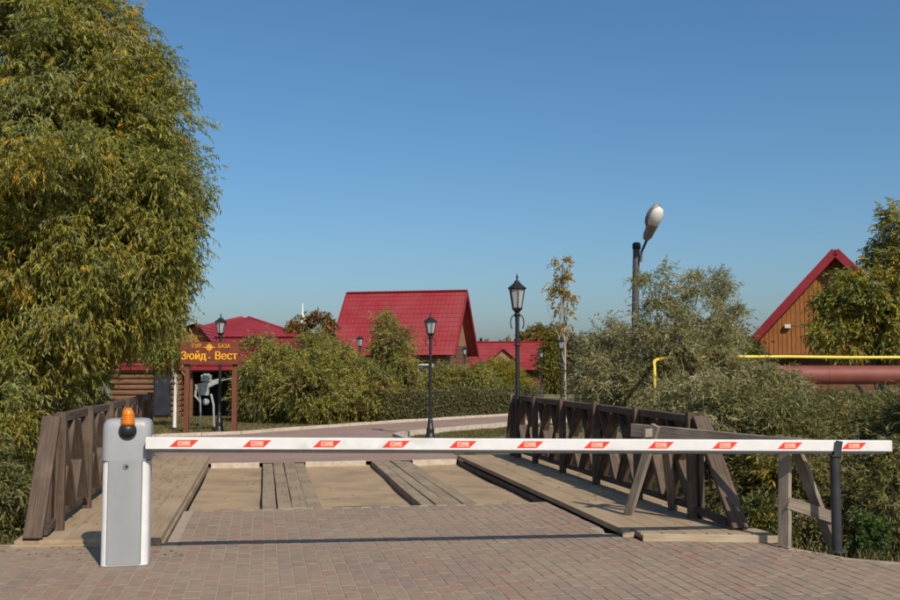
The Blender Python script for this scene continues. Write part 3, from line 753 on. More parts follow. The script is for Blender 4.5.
for k in (1.6, 3.4, 5.0):
    mb = MB(); mb.box(pL+x*k+y*.40+Zv(1.25), (.8,.06,.9), Matrix((x, y, Vector((0,0,1)))).transposed()); wn = mb.build('window', M['plaster'], t)
    mb = MB(); mb.box(pL+x*k+y*.365+Zv(1.25), (.66,.02,.76), Matrix((x, y, Vector((0,0,1)))).transposed()); mb.build('pane', M['dark'], wn)

# low house with small dormer
hA = D(466, 370, 66); hB = D(600, 370, 64); 
t, x, y, pL, L_ = gable_house('low_house', 'long low house with red roof and small gabled dormer behind yellow shrubs', hA, hB, 6.0, D(510, 342, 68).z, D(510, 370, 65).z, .4, (M['log'], M['browng']), rows=8)
dq = D(503, 352, 65.6); mb = MB(); 
for s in (-1, 1):
    a = Vector((dq.x+s*1.15, dq.y-.4, dq.z-.75)); b = Vector((dq.x, dq.y-.4, dq.z+.25)); mb.add([a, b, b+Vector((.1,3,.05)), a+Vector((.1,3,.05)), a-Zv(.06), b-Zv(.06)], [(0,1,2,3),(0,4,5,1)])
mb.build('dormer_roof', M['rooftrim'], t)
mb = MB(); mb.add([(dq.x-1.0, dq.y-.2, dq.z-.75), (dq.x+1.0, dq.y-.2, dq.z-.75), (dq.x, dq.y-.2, dq.z+.14), (dq.x-1.0, dq.y+1.6, dq.z-.75), (dq.x+1.0, dq.y+1.6, dq.z-.75), (dq.x, dq.y+1.6, dq.z+.14)], [(0,1,2),(3,5,4),(0,3,4,1)]); mb.build('dormer_wall', M['browng'], t)

# orange gabled house on the right: gable towards us
ap = D(835, 249, 30); el = D(757, 342, 30); zr, ze = ap.z, el.z
ry = Vector((.37, .93, 0)).normalized(); rx = Vector((ry.y, -ry.x, 0))
a0 = Vector((ap.x, ap.y, 0)); hw = (ap.x-el.x)/rx.x*.985
HR = Matrix((rx, ry, Vector((0,0,1)))).transposed()
def HP(x_, y_, z_): return a0+rx*x_+ry*y_+Vector((0,0,z_))
gh = thing('orange_house', HP(0, 3.5, -.05), 'orange plank gable with red roof edge behind the yellowing tree', 'house')
for s in (-1, 1):
    e0 = HP(s*hw, 0, ze); r0 = HP(0, 0, zr); mb = MB()
    tile_roof(mb, e0, e0+ry*7, r0+ry*7, r0, 14, 30); rf = mb.build('roof', M['roof'], gh)
    mb = MB(); mb.bar(e0-Zv(.07)-ry*.03, r0-Zv(.07)-ry*.03, .05, .24, up=(r0-e0).cross(ry)); mb.build('barge_board', M['rooftrim'], rf)
nb = 34; mb = MB()
for k in range(nb):
    a = -hw+.3+(2*hw-.6)*k/nb+.007; b = -hw+.3+(2*hw-.6)*(k+1)/nb-.007
    tz = lambda xx: zr-(zr-ze)*abs(xx)/hw-.12
    vs = [HP(x_, y_, z_) for y_ in (.45, .6) for x_, z_ in ((a, ze-.4), (b, ze-.4), (b, tz(b)), (a, tz(a)))]
    mb.add(vs, [(0,1,2,3),(4,7,6,5),(0,4,5,1),(1,5,6,2),(2,6,7,3),(3,7,4,0)])
mb.build('gable_board_wall', M['orange'], gh)
mb = MB(); mb.add([HP(x_, y_, z_) for y_ in (.56, .62) for x_, z_ in ((-hw+.3, ze-.2), (hw-.3, ze-.2), (0, zr-.2))], [(0,1,2),(3,5,4),(0,3,4,1),(1,4,5,2),(2,5,3,0)]); mb.build('gable_backing', M['log'], gh)
mb = MB()
for k in range(13):
    z0 = -.1+(ze-.32+.1)*k/13; mb.box(HP(0, 3.7, z0+.08), (2*hw-.6, 6.2, .15), HR)
mb.build('wall', M['log'], gh)
mb = MB(); mb.box(HP(0, .36, ze-.40), (2*hw-.5, .22, .12), HR); mb.build('beam', M['log'], gh)
fl = D(793, 325, 30.0); fx = (fl.x-ap.x)/rx.x; mb = MB(); mb.box(HP(fx, .36, fl.z), (.17,.10,.12), HR); mb.bar(HP(fx, .36, fl.z), HP(fx, .47, fl.z-.05), .04, .04); mb.build('floodlight', M['white'], gh)

# pavilion with two-tier hipped roof on the left
pcx = D(235, 330, 33).x; pav = thing('pavilion', (pcx, 35, -.05), 'log pavilion with two tier red hipped roof and dark open porch behind the sign', 'building')
zA = D(243, 318, 35).z; zE = D(243, 337, 32.2).z; zL = D(243, 366, 30.8).z
w1, dp1 = 2.35, 2.3; w2, dp2 = 3.1, 3.6; cy = 34.6
def hip(w, d, zb, wt, dt, zt):
    c = [Vector((pcx+a*w, cy+b*d, zb)) for a, b in ((-1,-1),(1,-1),(1,1),(-1,1))]; tp = [Vector((pcx+a*wt, cy+b*dt, zt)) for a, b in ((-1,-1),(1,-1),(1,1),(-1,1))]
    for i in range(4):
        mb = MB(); j = (i+1) % 4; tile_roof(mb, c[i], c[j], tp[j], tp[i], 9, 24); mb.build('roof', M['roof'], pav)
        mb = MB(); mb.tube([c[i], tp[i]], .05, 6); mb.build('hip_cap', M['rooftrim'], pav)
hip(w1, dp1, zE, .12, .02, zA); hip(w2, dp2, zL, w1-.25, dp1-.25, zE-.06)
mb = MB(); mb.box((pcx, cy, zE-.10), (2*w1+.04, 2*dp1+.04, .10)); mb.build('fascia', M['rooftrim'], pav)
mb = MB(); mb.box((pcx, cy, zL-.07), (2*w2+.04, 2*dp2+.04, .12)); mb.build('fascia', M['rooftrim'], pav)
fy_ = cy-dp2+.35
for a in (-1, -.35, .35, 1):
    mb = MB(); mb.box((pcx+a*(w2-.25), fy_, zL/2-.09), (.13,.13,zL-.05)); mb.build('porch_post', M['log'], pav)
mb = MB(); mb.box((pcx, fy_+2.6, zL/2-.1), (2*w2-.5, .15, zL)); mb.build('back_wall', M['dark'], pav)
mb = MB(); mb.box((pcx, cy, zL-.16), (2*w2-.2, 2*dp2-.2, .05)); mb.build('soffit', M['log'], pav)
for xx in (-1.55, -.85):
    mb = MB(); mb.box((pcx+xx, fy_+2.5, .82), (.62,.06,1.6)); mb.build('door', M['dark'], pav)
lx0 = D(110, 400, 31).x; lx1 = D(180, 400, 31).x
lg = thing('log_cabin', ((lx0+lx1)/2, 33, -.05), 'brown log cabin wall with small red gable beside the whitewashed trunk', 'building')
mb = MB(); n_ = 12; hz2 = D(150, 352, 31).z
for k in range(n_):
    z = -.03+(hz2+.03)*(k+.5)/n_; r_ = (hz2+.03)/n_/2*1.03; mb.tube([(lx0, 31.2, z), (lx1, 31.2, z)], r_, 10); mb.tube([(lx1-.1, 31.1, z), (lx1-.1, 34.5, z)], r_, 10)
mb.build('wall', M['log'], lg)
g1_ = Vector((D(170, 340, 30.8).x, 30.8, D(205, 346, 30.8).z)); ga = D(196, 323, 30.8)
mb = MB(); r0 = Vector((ga.x, 30.8, ga.z)); r1v = r0+Vector((-.3, 4, 0)); eR = D(214, 345, 30.8); eL = D(110, 352, 30.8)
tile_roof(mb, (eR.x, 30.8, eR.z), (eR.x-.3, 34.8, eR.z), r1v, r0, 6, 16); mb.build('roof', M['roof'], lg)
mb = MB(); tile_roof(mb, (eL.x, 30.8, eL.z), (eL.x-.3, 34.8, eL.z), r1v, r0, 10, 16); mb.build('roof', M['roof'], lg)
mb = MB(); mb.add([(eL.x+.2, 31.1, eL.z), (eR.x-.1, 31.1, eR.z-.02), (ga.x, 31.1, ga.z-.06), (eL.x+.2, 31.2, eL.z), (eR.x-.1, 31.2, eR.z-.02), (ga.x, 31.2, ga.z-.06)], [(0,1,2),(3,5,4),(0,3,4,1)]); mb.build('gable', M['orange'], lg)
mb = MB(); mb.box((lx1-.55, 31.07, .75), (.5, .12, 1.4)); mb.build('door', M['dark'], lg)

# white spire ornament far behind the sumac
sp = D(302.5, 330, 44); spt = thing('spire_ornament', (sp.x, 44, 0), 'small white spire rising behind the orange leaved sumac tree', 'spire')
zt_ = D(302, 303, 44).z; mb = MB(); mb.lathe((sp.x, 44, 0), [(.16,0),(.14,zt_-1.1),(.22,zt_-1.0),(.2,zt_-.75),(.09,zt_-.55),(.03,zt_-.45),(.015,zt_)], 10); mb.build('spire', M['plaster'], spt)

# ------------------------------------------------------------------ vegetation
def leaf_mesh(name, P, A, N, Ln, Wd, Cc, material, fold=.15):
    """one folded lens-shaped quad per leaf. P base, A axis, N normal"""
    n = len(P); A = A/np.linalg.norm(A, axis=1, keepdims=True)
    S_ = np.cross(A, N); S_ /= np.linalg.norm(S_, axis=1, keepdims=True)+1e-9
    N2 = np.cross(S_, A)
    mid = P+A*(Ln*.45)[:, None]; tip = P+A*Ln[:, None]-N2*(Ln*.12)[:, None]
    a = mid+S_*(Wd/2)[:, None]+N2*(Wd*fold)[:, None]; b = mid-S_*(Wd/2)[:, None]+N2*(Wd*fold)[:, None]
    v = np.stack([P, a, tip, b], 1).reshape(-1, 3)
    me = bpy.data.meshes.new(name); me.vertices.add(4*n); me.vertices.foreach_set('co', v.astype(np.float32).ravel())
    me.loops.add(4*n); me.loops.foreach_set('vertex_index', np.arange(4*n, dtype=np.int32))
    me.polygons.add(n); me.polygons.foreach_set('loop_start', np.arange(0, 4*n, 4, dtype=np.int32))
    try: me.polygons.foreach_set('loop_total', np.full(n, 4, dtype=np.int32))
    except Exception: pass
    at = me.attributes.new('tint', 'FLOAT_COLOR', 'POINT')
    c4 = np.concatenate([np.clip(Cc, 0, 1), np.ones((n, 1))], 1); at.data.foreach_set('color', np.repeat(c4, 4, 0).astype(np.float32).ravel())
    me.materials.append(material); me.update(calc_edges=True); return me
def unit(n): q = rng.normal(size=(n, 3)); return q/np.linalg.norm(q, axis=1, keepdims=True)

def foliage(name, bigs, nclump, clump_r, twigs, per, L_, W_, cols, wts, droop=.5, twig_len=.4, shell=.6, jit=.26, leafdroop=.4, squash=(1,1,.8), ymax=None, zmin=None, patch=None):
    """bigs: list of (centre Vector, (rx, ry, rz), weight). clumps fill the big ellipsoids, twigs fill clumps, leaves sit along twigs"""
    cen = np.array([tuple(b[0]) for b in bigs]); rad = np.array([b[1] for b in bigs]); wt = np.array([b[2] if len(b) > 2 else np.prod(b[1])**(2/3) for b in bigs], float); wt /= wt.sum()
    k = rng.choice(len(bigs), nclump, p=wt)
    rr = rng.random(nclump)**(1/3); rr = shell*np.sqrt(rr)+(1-shell)*rr; rr = np.minimum(rr, 1)
    cl = cen[k]+unit(nclump)*rr[:, None]*rad[k]
    out = cl-cen[k]; out /= np.linalg.norm(out, axis=1, keepdims=True)+1e-6
    cr = clump_r*rng.uniform(.55, 1.3, nclump)
    cols = np.array(cols, float); wts = np.array(wts, float)/sum(wts)
    ccol = cols[rng.choice(len(cols), nclump, p=wts)]
    nT = nclump*twigs; ci = np.repeat(np.arange(nclump), twigs)
    tp = cl[ci]+unit(nT)*(rng.random(nT)**.45)[:, None]*cr[ci][:, None]*np.array(squash)
    td = unit(nT)*.7+out[ci]*.75; td[:, 2] += .15-droop*.5; td /= np.linalg.norm(td, axis=1, keepdims=True)
    tl = twig_len*rng.uniform(.5, 1.25, nT)
    own = cols[rng.choice(len(cols), nT, p=wts)]; use = rng.random(nT)[:, None] < .55
    tc = np.where(use, ccol[ci], own)*rng.uniform(1-jit, 1+jit, (nT, 1))
    n = nT*per; ti = np.repeat(np.arange(nT), per); s = np.tile((np.arange(per)+.3)/per, nT)+rng.uniform(-.05, .05, n)
    P = tp[ti]+td[ti]*(tl[ti]*s)[:, None]; P[:, 2] -= droop*tl[ti]*s*s
    tan = td[ti].copy(); tan[:, 2] -= 2*droop*s; tan /= np.linalg.norm(tan, axis=1, keepdims=True)
    A = tan*.7+unit(n)*.65; A[:, 2] -= leafdroop
    Nn = unit(n); Nn[:, 2] += .6
    Ln = L_*rng.uniform(.6, 1.25, n); Wd = W_*rng.uniform(.7, 1.25, n)
    Cc = tc[ti]*rng.uniform(1-jit*.6, 1+jit*.6, (n, 1))
    keep = np.ones(n, bool)
    if zmin is not None: keep &= P[:, 2] > zmin
    return [q[keep] for q in (P, A, Nn, Ln, Wd, Cc)], cl
def limbs(base, height_pts, cl, mname, r0, n=26, seed=1, bend=.25):
    rn = random.Random(seed); mb = MB(); pts = [Vector(p) for p in height_pts]
    k = len(pts); mb.tube(pts, [r0*(1-.62*i/(k-1)) for i in range(k)], 10)
    ids = rng.choice(len(cl), min(n, len(cl)), replace=False)
    for i in ids:
        e = Vector(cl[i]); t = min(.95, max(.12, rn.uniform(.15, .9))); f = t*(k-1); j = min(int(f), k-2); s = pts[j].lerp(pts[j+1], f-j)
        L_ = (e-s).length; m1 = s.lerp(e, .35)+Vector((rn.uniform(-1,1), rn.uniform(-1,1), rn.uniform(0,1.4)))*L_*bend*.4; m2 = s.lerp(e, .7)+Vector((rn.uniform(-1,1), rn.uniform(-1,1), rn.uniform(0,1)))*L_*bend*.3
        rr = r0*(.42-.25*t); mb.tube([s, m1, m2, e], [rr, rr*.7, rr*.42, rr*.12], 6, cap=False)
    return mb
def plant(name, label, cat, base, bigs, trunk_pts, r0, group=None, bark='bark', nl=26, seed=1, crown='crown', stem='trunk', **kw):
    t = thing(name, base, label, cat, group)
    data, cl = foliage(name, bigs, **kw)
    link(crown, leaf_mesh(crown, *data, M['leaf']), t)
    limbs(base, trunk_pts, cl, stem, r0, nl, seed).build(stem, M[bark], t)
    return t
def E(x, y, d, rx, ry, rd=None, wt=None):
    """ellipsoid from picture radii at depth d; rd = depth radius in metres"""
    c = D(x, y, d); s = d/FPX; r = (rx*s, rd if rd else (rx*s*.5+ry*s*.5)*.8, ry*s)
    return (c, r, wt) if wt else (c, r)
gz0 = lambda x, y: float(ground_z(x, y))

OLV = [(0.225, 0.228, 0.046), (0.276, 0.256, 0.048), (0.178, 0.202, 0.051), (0.322, 0.279, 0.055), (0.259, 0.267, 0.094)]
YEL = [(.52,.32,.035), (.44,.27,.04)]
# big willow
tb = Vector((-6.6, 13.6, -.3))
plant('willow_tree', 'huge drooping willow with olive and yellow leaves beside the bridge railing', 'tree', tb,
      [E(40, 165, 14.0, 142, 178, 2.6), E(112, 250, 13.8, 72, 70, 1.5), E(116, 130, 14.2, 62, 82, 1.4), E(150, 205, 14.0, 46, 60, 1.0), E(136, 286, 13.9, 36, 34, .9), E(160, 258, 13.9, 32, 38, .9), E(158, 185, 14.0, 34, 46, .9), E(128, 310, 14.2, 40, 30, .8), E(40, 270, 13.2, 110, 90, 1.0), E(25, 165, 12.9, 70, 70, .7), E(60, 60, 14.0, 80, 70, 1.8), E(5, 330, 13.6, 85, 110, 1.8), E(-70, 250, 13.4, 120, 200, 2.2), E(84, 335, 14.6, 48, 44, 1.0), E(-12, 440, 12.4, 58, 90, 1.0), E(50, 395, 14.6, 40, 50, .8)],
      [tb, tb+Vector((.1,.1,1.6)), tb+Vector((-.1,.2,3.2)), tb+Vector((.2,.1,5.2)), tb+Vector((.1,0,7.0))], .34, nl=60, seed=3,
      nclump=760, clump_r=.37, twigs=54, per=12, L_=.092, W_=.019, cols=OLV+YEL, wts=[6,5,6,4,5,.7,.7], droop=.38, twig_len=.30, leafdroop=.55, shell=.7)

SIL = [(0.269, 0.258, 0.121), (0.33, 0.307, 0.161), (0.207, 0.206, 0.09), (0.391, 0.359, 0.199), (0.246, 0.221, 0.09)]
BSH = [(0.163, 0.165, 0.055), (0.208, 0.194, 0.066), (0.137, 0.144, 0.055), (0.247, 0.21, 0.073), (0.202, 0.2, 0.094)]
WGR = 'silvery shrubs in the ditch by the bridge'
def shrub(label, ells, cols, wts, nclump, n_tw=30, per=10, L_=.07, W_=.016, cr=.3, tl=.3, droop=.25, group=None, name='shrub', zb=None, nl=14, seed=1, ld=.1, crownname='foliage', r0=.05, shell=.5, cat='shrub', bark='bark'):
    x = sum(e[0].x for e in ells)/len(ells); y = sum(e[0].y for e in ells)/len(ells)
    z = gz0(x, y) if zb is None else zb; b = Vector((x, y, z)); tp = max(e[0].z for e in ells)
    return plant(name, label, cat, b, ells, [b-Vector((0,0,.1)), b+Vector((.05,.02,(tp-z)*.45)), b+Vector((-.03,0,(tp-z)*.9))], r0, group, nl=nl, seed=seed, crown=crownname, stem='stem', bark=bark,
          nclump=nclump, clump_r=cr, twigs=n_tw, per=per, L_=L_, W_=W_, cols=cols, wts=wts, droop=droop, twig_len=tl, leafdroop=ld, shell=shell, zmin=z)
# tall oleaster behind the sawhorse railing
shrub('tall silvery grey oleaster bush wrapped round the dark lamp pole', [E(690, 345, 15.5, 38, 36, .8), E(664, 338, 15.2, 24, 40, .7), E(730, 290, 15.8, 10, 20, .25), E(654, 274, 15.4, 9, 11, .25), E(664, 294, 15.4, 14, 14, .3), E(705, 292, 15.7, 18, 16, .3), E(690, 385, 15.2, 60, 34, .8), E(722, 330, 15.5, 18, 28, .4), E(610, 380, 15.6, 24, 26, .6), E(635, 395, 15.4, 22, 24, .5)],
      SIL+[(.30,.20,.05)], [5,5,4,4,3,.5], 215, 20, 12, .075, .015, .15, .27, name='oleaster_bush', nl=60, seed=5, r0=.07, cat='bush')
shrub('low silvery bush between the railing end and the street lamps', [E(608, 362, 17.4, 22, 36, .7), E(589, 376, 17.6, 13, 22, .5), E(600, 398, 17.6, 24, 20, .5)], SIL, [5,5,4,4,3], 80, 24, 11, .08, .017, .2, .28, name='oleaster_bush', seed=6, cat='bush')
# thicket in the ditch on the right: several shrubs
for i, (ells, lab) in enumerate([
    ([E(715, 440, 12.3, 42, 60, .7), E(700, 410, 12.8, 36, 26, .6), E(668, 432, 13.7, 16, 24, .3)], 'grey green willow shrub directly behind the sawhorse beam'),
    ([E(768, 435, 12.0, 42, 38, .7), E(770, 500, 11.2, 46, 50, .6)], 'dense grey green willow shrub behind the legs of the sawhorse'),
    ([E(835, 445, 12.6, 42, 32, .8), E(830, 505, 11.0, 42, 48, .6)], 'dense green willow shrub behind the boom rest post'),
    ([E(895, 445, 12.0, 40, 34, .8), E(890, 505, 10.6, 44, 50, .7)], 'dense olive shrub beyond the free end of the boom'),
    ([E(960, 450, 11.0, 44, 70, .9)], 'dense olive shrub further along the ditch past the boom end'),
    ([E(758, 385, 15.6, 32, 12, .6)], 'feathery silver shrub whose top hides the end of the thick pipe'),
    ([E(880, 412, 16.0, 45, 10, .6), E(825, 408, 16, 30, 8, .5)], 'low shrub with its tips reaching the thick red brown pipe')]):
    shrub(lab, ells, (BSH if i not in (0, 5) else SIL)+[(.30,.22,.03)], [5,5,4,3,4,.35], 78, 30, 11, .085, .017, .25, .30, .3, group='shrubs of the ditch thicket', name='willow_shrub', seed=20+i, ld=.2, nl=18)
shrub('small leafy green weed clump at the foot of the boom rest', [E(862, 538, 8.9, 16, 18, .12), E(880, 540, 9.0, 12, 14, .12)], [(.06,.10,.025),(.08,.12,.03)], [1,1], 14, 10, 6, .06, .026, .09, .1, .2, name='weed_clump', seed=40, nl=4, r0=.008, cat='plant', zb=-.15)
shrub('yellowing leafy weed by the walkway end', [E(762, 520, 9.6, 12, 26, .12), E(752, 505, 9.8, 10, 20, .12)], [(.14,.13,.03),(.28,.22,.04),(.09,.11,.03)], [2,1,2], 16, 10, 6, .07, .02, .10, .12, .2, name='weed_clump', seed=41, nl=4, r0=.008, cat='plant', zb=-.5)
# left bank shrubs under the willow
shrub('dark green bush under the willow outside the railing', [E(-8, 505, 10.2, 26, 40, .4), E(-45, 480, 10.2, 40, 60, .6)], BSH, [4,4,4,2,2], 60, 26, 9, .085, .022, .22, .25, .4, name='bank_bush', seed=50, cat='bush')
# right tree, yellowing
tb = Vector((D(880, 400, 25.5).x, 25.5, -.3))
plant('yellowing_tree', 'olive and yellow leaved tree covering the orange gable', 'tree', tb,
      [E(872, 302, 25.5, 34, 36, 1.2), E(902, 268, 25.7, 26, 36, 1.2), E(845, 300, 25.3, 20, 26, .7), E(845, 335, 25.3, 34, 14, .7), E(905, 330, 25.4, 30, 32, 1.0), E(898, 224, 25.7, 8, 16, .3)],
      [tb, tb+Vector((.1,0,1.2)), tb+Vector((0,.1,2.6)), tb+Vector((.2,0,4.2))], .14, nl=50, seed=9,
      nclump=170, clump_r=.30, twigs=22, per=10, L_=.14, W_=.038, cols=OLV+YEL+[(.22,.15,.04)], wts=[4,5,5,5,5,1.1,1.1,1.5], droop=.35, twig_len=.4, leafdroop=.4, shell=.55)
# central bushes behind the verge
CEN = [(0.266, 0.26, 0.059), (0.331, 0.296, 0.069), (0.385, 0.332, 0.087), (0.22, 0.218, 0.056), (0.303, 0.304, 0.077)]
for i, (ells, lab, extra) in enumerate([
    ([E(268, 388, 28.5, 26, 32, .9), E(258, 355, 28.8, 12, 12, .5), E(282, 360, 28.6, 14, 14, .5)], 'pale feathery willow bush nearest the sign', (.27,.22,.09)),
    ([E(312, 388, 28.0, 28, 34, 1.0), E(312, 358, 28.5, 22, 18, .7)], 'dense green willow bush below the sumac', (.22,.21,.04)),
    ([E(362, 393, 29.0, 28, 28, 1.0), E(338, 360, 29.2, 12, 12, .6)], 'dense willow bush around the half hidden lantern', (.27,.17,.06)),
    ([E(394, 350, 30.5, 14, 20, .8), E(386, 326, 30.7, 6, 8, .4), E(398, 380, 30.5, 16, 26, .7)], 'tall reddish tipped willow bush before the steep red roof', (.28,.13,.06)),
    ([E(448, 384, 35, 22, 15, .8), E(476, 382, 35, 14, 12, .7)], 'pale green bush between hedge and gabled house', (.25,.23,.08)),
    ([E(497, 376, 40, 18, 12, .9), E(508, 385, 39, 18, 12, .9)], 'bright yellow green shrub before the low red roof', (.30,.25,.03))]):
    cols = CEN+[extra, (.20,.145,.075), (.10,.115,.05)] if i != 5 else [(.22,.20,.03), (.30,.24,.03), (.16,.16,.03)]
    shrub(lab, ells, cols, [4,4,3,4,3,2.5,2,2.5] if i != 5 else [1,1,1], 120, 22, 11, .12, .024, .24, .46, .22, name='willow_bush', seed=60+i, ld=.35, group='willow bushes behind the verge', cat='bush', r0=.06, nl=20)
# sumac
tb = Vector((D(316, 400, 33).x, 33, -.05))
plant('sumac_tree', 'small sumac tree with orange tufted branches above the bushes', 'tree', tb, [E(303, 326, 33, 9, 7, .3), E(322, 321, 33, 9, 6, .3), E(314, 334, 33, 18, 8, .5), E(334, 330, 33, 9, 7, .3)],
      [tb, tb+Vector((0,0,1.4)), tb+Vector((.05,0,2.7))], .05, nl=14, seed=12, nclump=26, clump_r=.18, twigs=16, per=9, L_=.16, W_=.04, cols=[(.22,.10,.03),(.14,.11,.03),(.10,.10,.03),(.28,.14,.03)], wts=[2,2,2,1], droop=.4, twig_len=.35, leafdroop=.4)
# slender yellow tree
tb = Vector((D(565, 390, 46).x, 46, -.05))
plant('slender_tree', 'slender pale trunked tree with sparse yellow leaves against the sky', 'tree', tb, [E(563, 268, 46, 8, 11, .4), E(557, 284, 46, 9, 10, .4), E(574, 293, 46, 6, 10, .3), E(562, 300, 46, 10, 12, .4), E(566, 318, 46, 8, 10, .3)],
      [tb, D(565, 350, 46), D(564, 310, 46), D(562, 285, 46), D(563, 262, 46)], .06, nl=26, seed=13, bark='palebark', nclump=52, clump_r=.22, twigs=5, per=6, L_=.13, W_=.08, cols=[(.40,.27,.06),(.30,.22,.06),(.22,.20,.06)], wts=[2,2,1], droop=.3, twig_len=.35, leafdroop=.5)
# whitewashed young tree left of the sign
tb = Vector((D(174.5, 425, 26).x, 26, -.04))
plant('whitewashed_tree', 'young tree with whitewashed trunk beside the sign', 'tree', tb, [E(166, 350, 26, 18, 18, .5), E(178, 336, 26, 13, 18, .4), E(158, 335, 26, 18, 24, .5)],
      [tb, D(175, 400, 26), D(175.5, 375, 26), D(172, 345, 26)], .05, nl=5, seed=14, bark='whitebark', nclump=40, clump_r=.25, twigs=20, per=8, L_=.12, W_=.035, cols=OLV, wts=[1,1,1,1,1], droop=.4, twig_len=.35, leafdroop=.5)
# far trees
def far_tree(label, ells, cols, seed, n=70, L_=.3, d=70):
    x = ells[0][0].x; y = ells[0][0].y; b = Vector((x, y, -.05)); tp = ells[0][0].z
    plant('background_tree', label, 'tree', b, ells, [b, b+Vector((.1,0,tp*.5)), b+Vector((0,0,tp))], .16, 'trees beyond the houses', nl=20, seed=seed,
          nclump=n, clump_r=.6, twigs=18, per=8, L_=L_, W_=L_*.34, cols=cols, wts=[1]*len(cols), droop=.3, twig_len=.7, leafdroop=.3)
far_tree('rounded orange brown tree beyond the low red roof', [E(548, 340, 80, 16, 12, 2), E(532, 347, 80, 10, 10, 1.5)], [(.20,.13,.04),(.15,.12,.035),(.24,.16,.04)], 31, 80, .32)
far_tree('narrow bright green poplar in front of the orange brown tree', [E(552, 368, 60, 6, 26, 1), E(554, 350, 60, 4, 14, .7)], [(.13,.14,.03),(.17,.16,.03),(.20,.17,.03)], 32, 70, .2)
far_tree('grey green thicket tree beside the slender yellow tree', [E(587, 358, 60, 14, 16, 1.4), E(578, 345, 60, 8, 8, 1)], [(.11,.11,.05),(.13,.12,.05)], 33, 70, .24)
far_tree('bushy green tree behind the thick pipe', [E(700, 358, 27, 40, 20, 1.2), E(735, 358, 27, 12, 10, .8)], [(.09,.105,.03),(.12,.12,.035)], 34, 90, .16)
far_tree('broad olive tree closing the view beyond the orange house', [E(765, 368, 40, 40, 4, 1.5)], [(.10,.105,.035),(.13,.12,.04)], 35, 70, .2)
far_tree('dark olive tree beside the pavilion roof', [E(300, 366, 45, 30, 12, 1.5)], [(.08,.09,.03),(.12,.11,.03)], 36, 80, .22)

# hedge
def hedge(label, a, b, h, w_, n, seed):
    a = Vector(a); b = Vector(b); L_ = (b-a).length; t = (b-a)/L_; s = Vector((-t.y, t.x, 0)); nC = n
    cols = np.array([(.115,.118,.044), (.15,.142,.055), (.18,.155,.066), (.095,.10,.042)])
    u = rng.random(nC)*L_; q = rng.uniform(-.5, .5, nC)*w_; z = rng.random(nC)**.8*h*(1+.07*np.sin(u*2.1)+.05*np.sin(u*5.3)+.04*np.sin(u*11))
    P = np.array([tuple(a)])+u[:, None]*np.array([tuple(t)])+q[:, None]*np.array([tuple(s)]); P[:, 2] = z+.02
    A = unit(nC); A[:, 2] += .4; Nn = unit(nC); Nn[:, 2] += .4
    cc = cols[(rng.random(nC)*4).astype(int)]*rng.uniform(.75, 1.3, (nC, 1))
    th = thing('hedge', a.lerp(b, .5), label, 'hedge'); link('foliage', leaf_mesh('foliage', P, A, Nn, rng.uniform(.05,.11,nC), rng.uniform(.025,.045,nC), cc, M['leaf']), th)
    mb = MB(); rn = random.Random(seed)
    for k in range(int(L_*5)):
        p = a.lerp(b, rn.random())+s*rn.uniform(-.35,.35)*w_; mb.tube([p, p+Vector((rn.uniform(-.1,.1), rn.uniform(-.1,.1), h*.5)), p+Vector((rn.uniform(-.2,.2), rn.uniform(-.2,.2), h*.92))], [.014,.010,.004], 5)
    tag(mb.build('stems', M['bark'], th), kind='stuff')
hedge('clipped dark green hedge along far side of the paved road', G(375, 421.5), G(516, 413.5)+Vector((.6,.8,0)), .80, .75, 26000, 3)
hedge('dark hedge in front of the pavilion porch', Vector((D(232, 410, 30.2).x, 30.2, 0)), Vector((D(262, 410, 30.2).x, 30.2, 0)), .95, .6, 5000, 4)

# grass
def grass(name, pts, h, cols, wd=.008):
    n = len(pts); P = np.array(pts, float); P[:, 2] = ground_z(P[:, 0], P[:, 1])-.005
    A = unit(n)*.45; A[:, 2] = 1; Nn = unit(n); cols = np.array(cols); cc = cols[(rng.random(n)*len(cols)).astype(int)]*rng.uniform(.7, 1.25, (n, 1))
    o = link(name, leaf_mesh(name, P, A, Nn, h*rng.uniform(.4, 1.3, n), wd*rng.uniform(.7, 1.3, n), cc, M['grass'])); return o
def tri_pts(poly_, n):
    poly_ = [Vector(p) for p in poly_]; tr_ = [(poly_[0], poly_[i], poly_[i+1]) for i in range(1, len(poly_)-1)]
    ar = np.array([((b-a).cross(c-a)).length for a, b, c in tr_]); k = rng.choice(len(tr_), n, p=ar/ar.sum()); r1 = np.sqrt(rng.random(n)); r2 = rng.random(n)
    T = np.array([[tuple(a), tuple(b), tuple(c)] for a, b, c in tr_])[k]
    return T[:, 0]*(1-r1)[:, None]+T[:, 1]*(r1*(1-r2))[:, None]+T[:, 2]*(r1*r2)[:, None]
DRY = [(.19,.145,.065), (.23,.175,.08), (.12,.12,.04), (.16,.125,.05)]
GRN = [(.075,.085,.022), (.10,.10,.028), (.13,.115,.04)]
o = grass('dry_grass', tri_pts([G(150,434.5), G(240,431.5), G(330,425), G(392,421), Vector((-1.5,31,0)), Vector((-9.5,31,0))], 26000), .07, DRY+GRN[:1], .012); tag(o, 'dry yellow grass on the verge around the sign', 'grass', kind='stuff')
pp = np.concatenate([tri_pts([G(400,438), G(418,434), G(507,426), G(560,421), B(5.4,12), B(4.5,8.2)], 14000), tri_pts([B(5.6,8.2), B(4.6,8.0), G(560,421), Vector((12,30,0)), Vector((12,16,0))], 14000)])
o = grass('green_grass', pp, .065, GRN+DRY[:1], .011); tag(o, 'short green grass between the road kerb and the bridge', 'grass', kind='stuff')
bank = []
for k in range(16000):
    u = random.uniform(5.2, 11); v = random.uniform(-2.1, 1.2); p = B(u, v)
    if not inside(p.x, p.y): bank.append((p.x, p.y, 0))
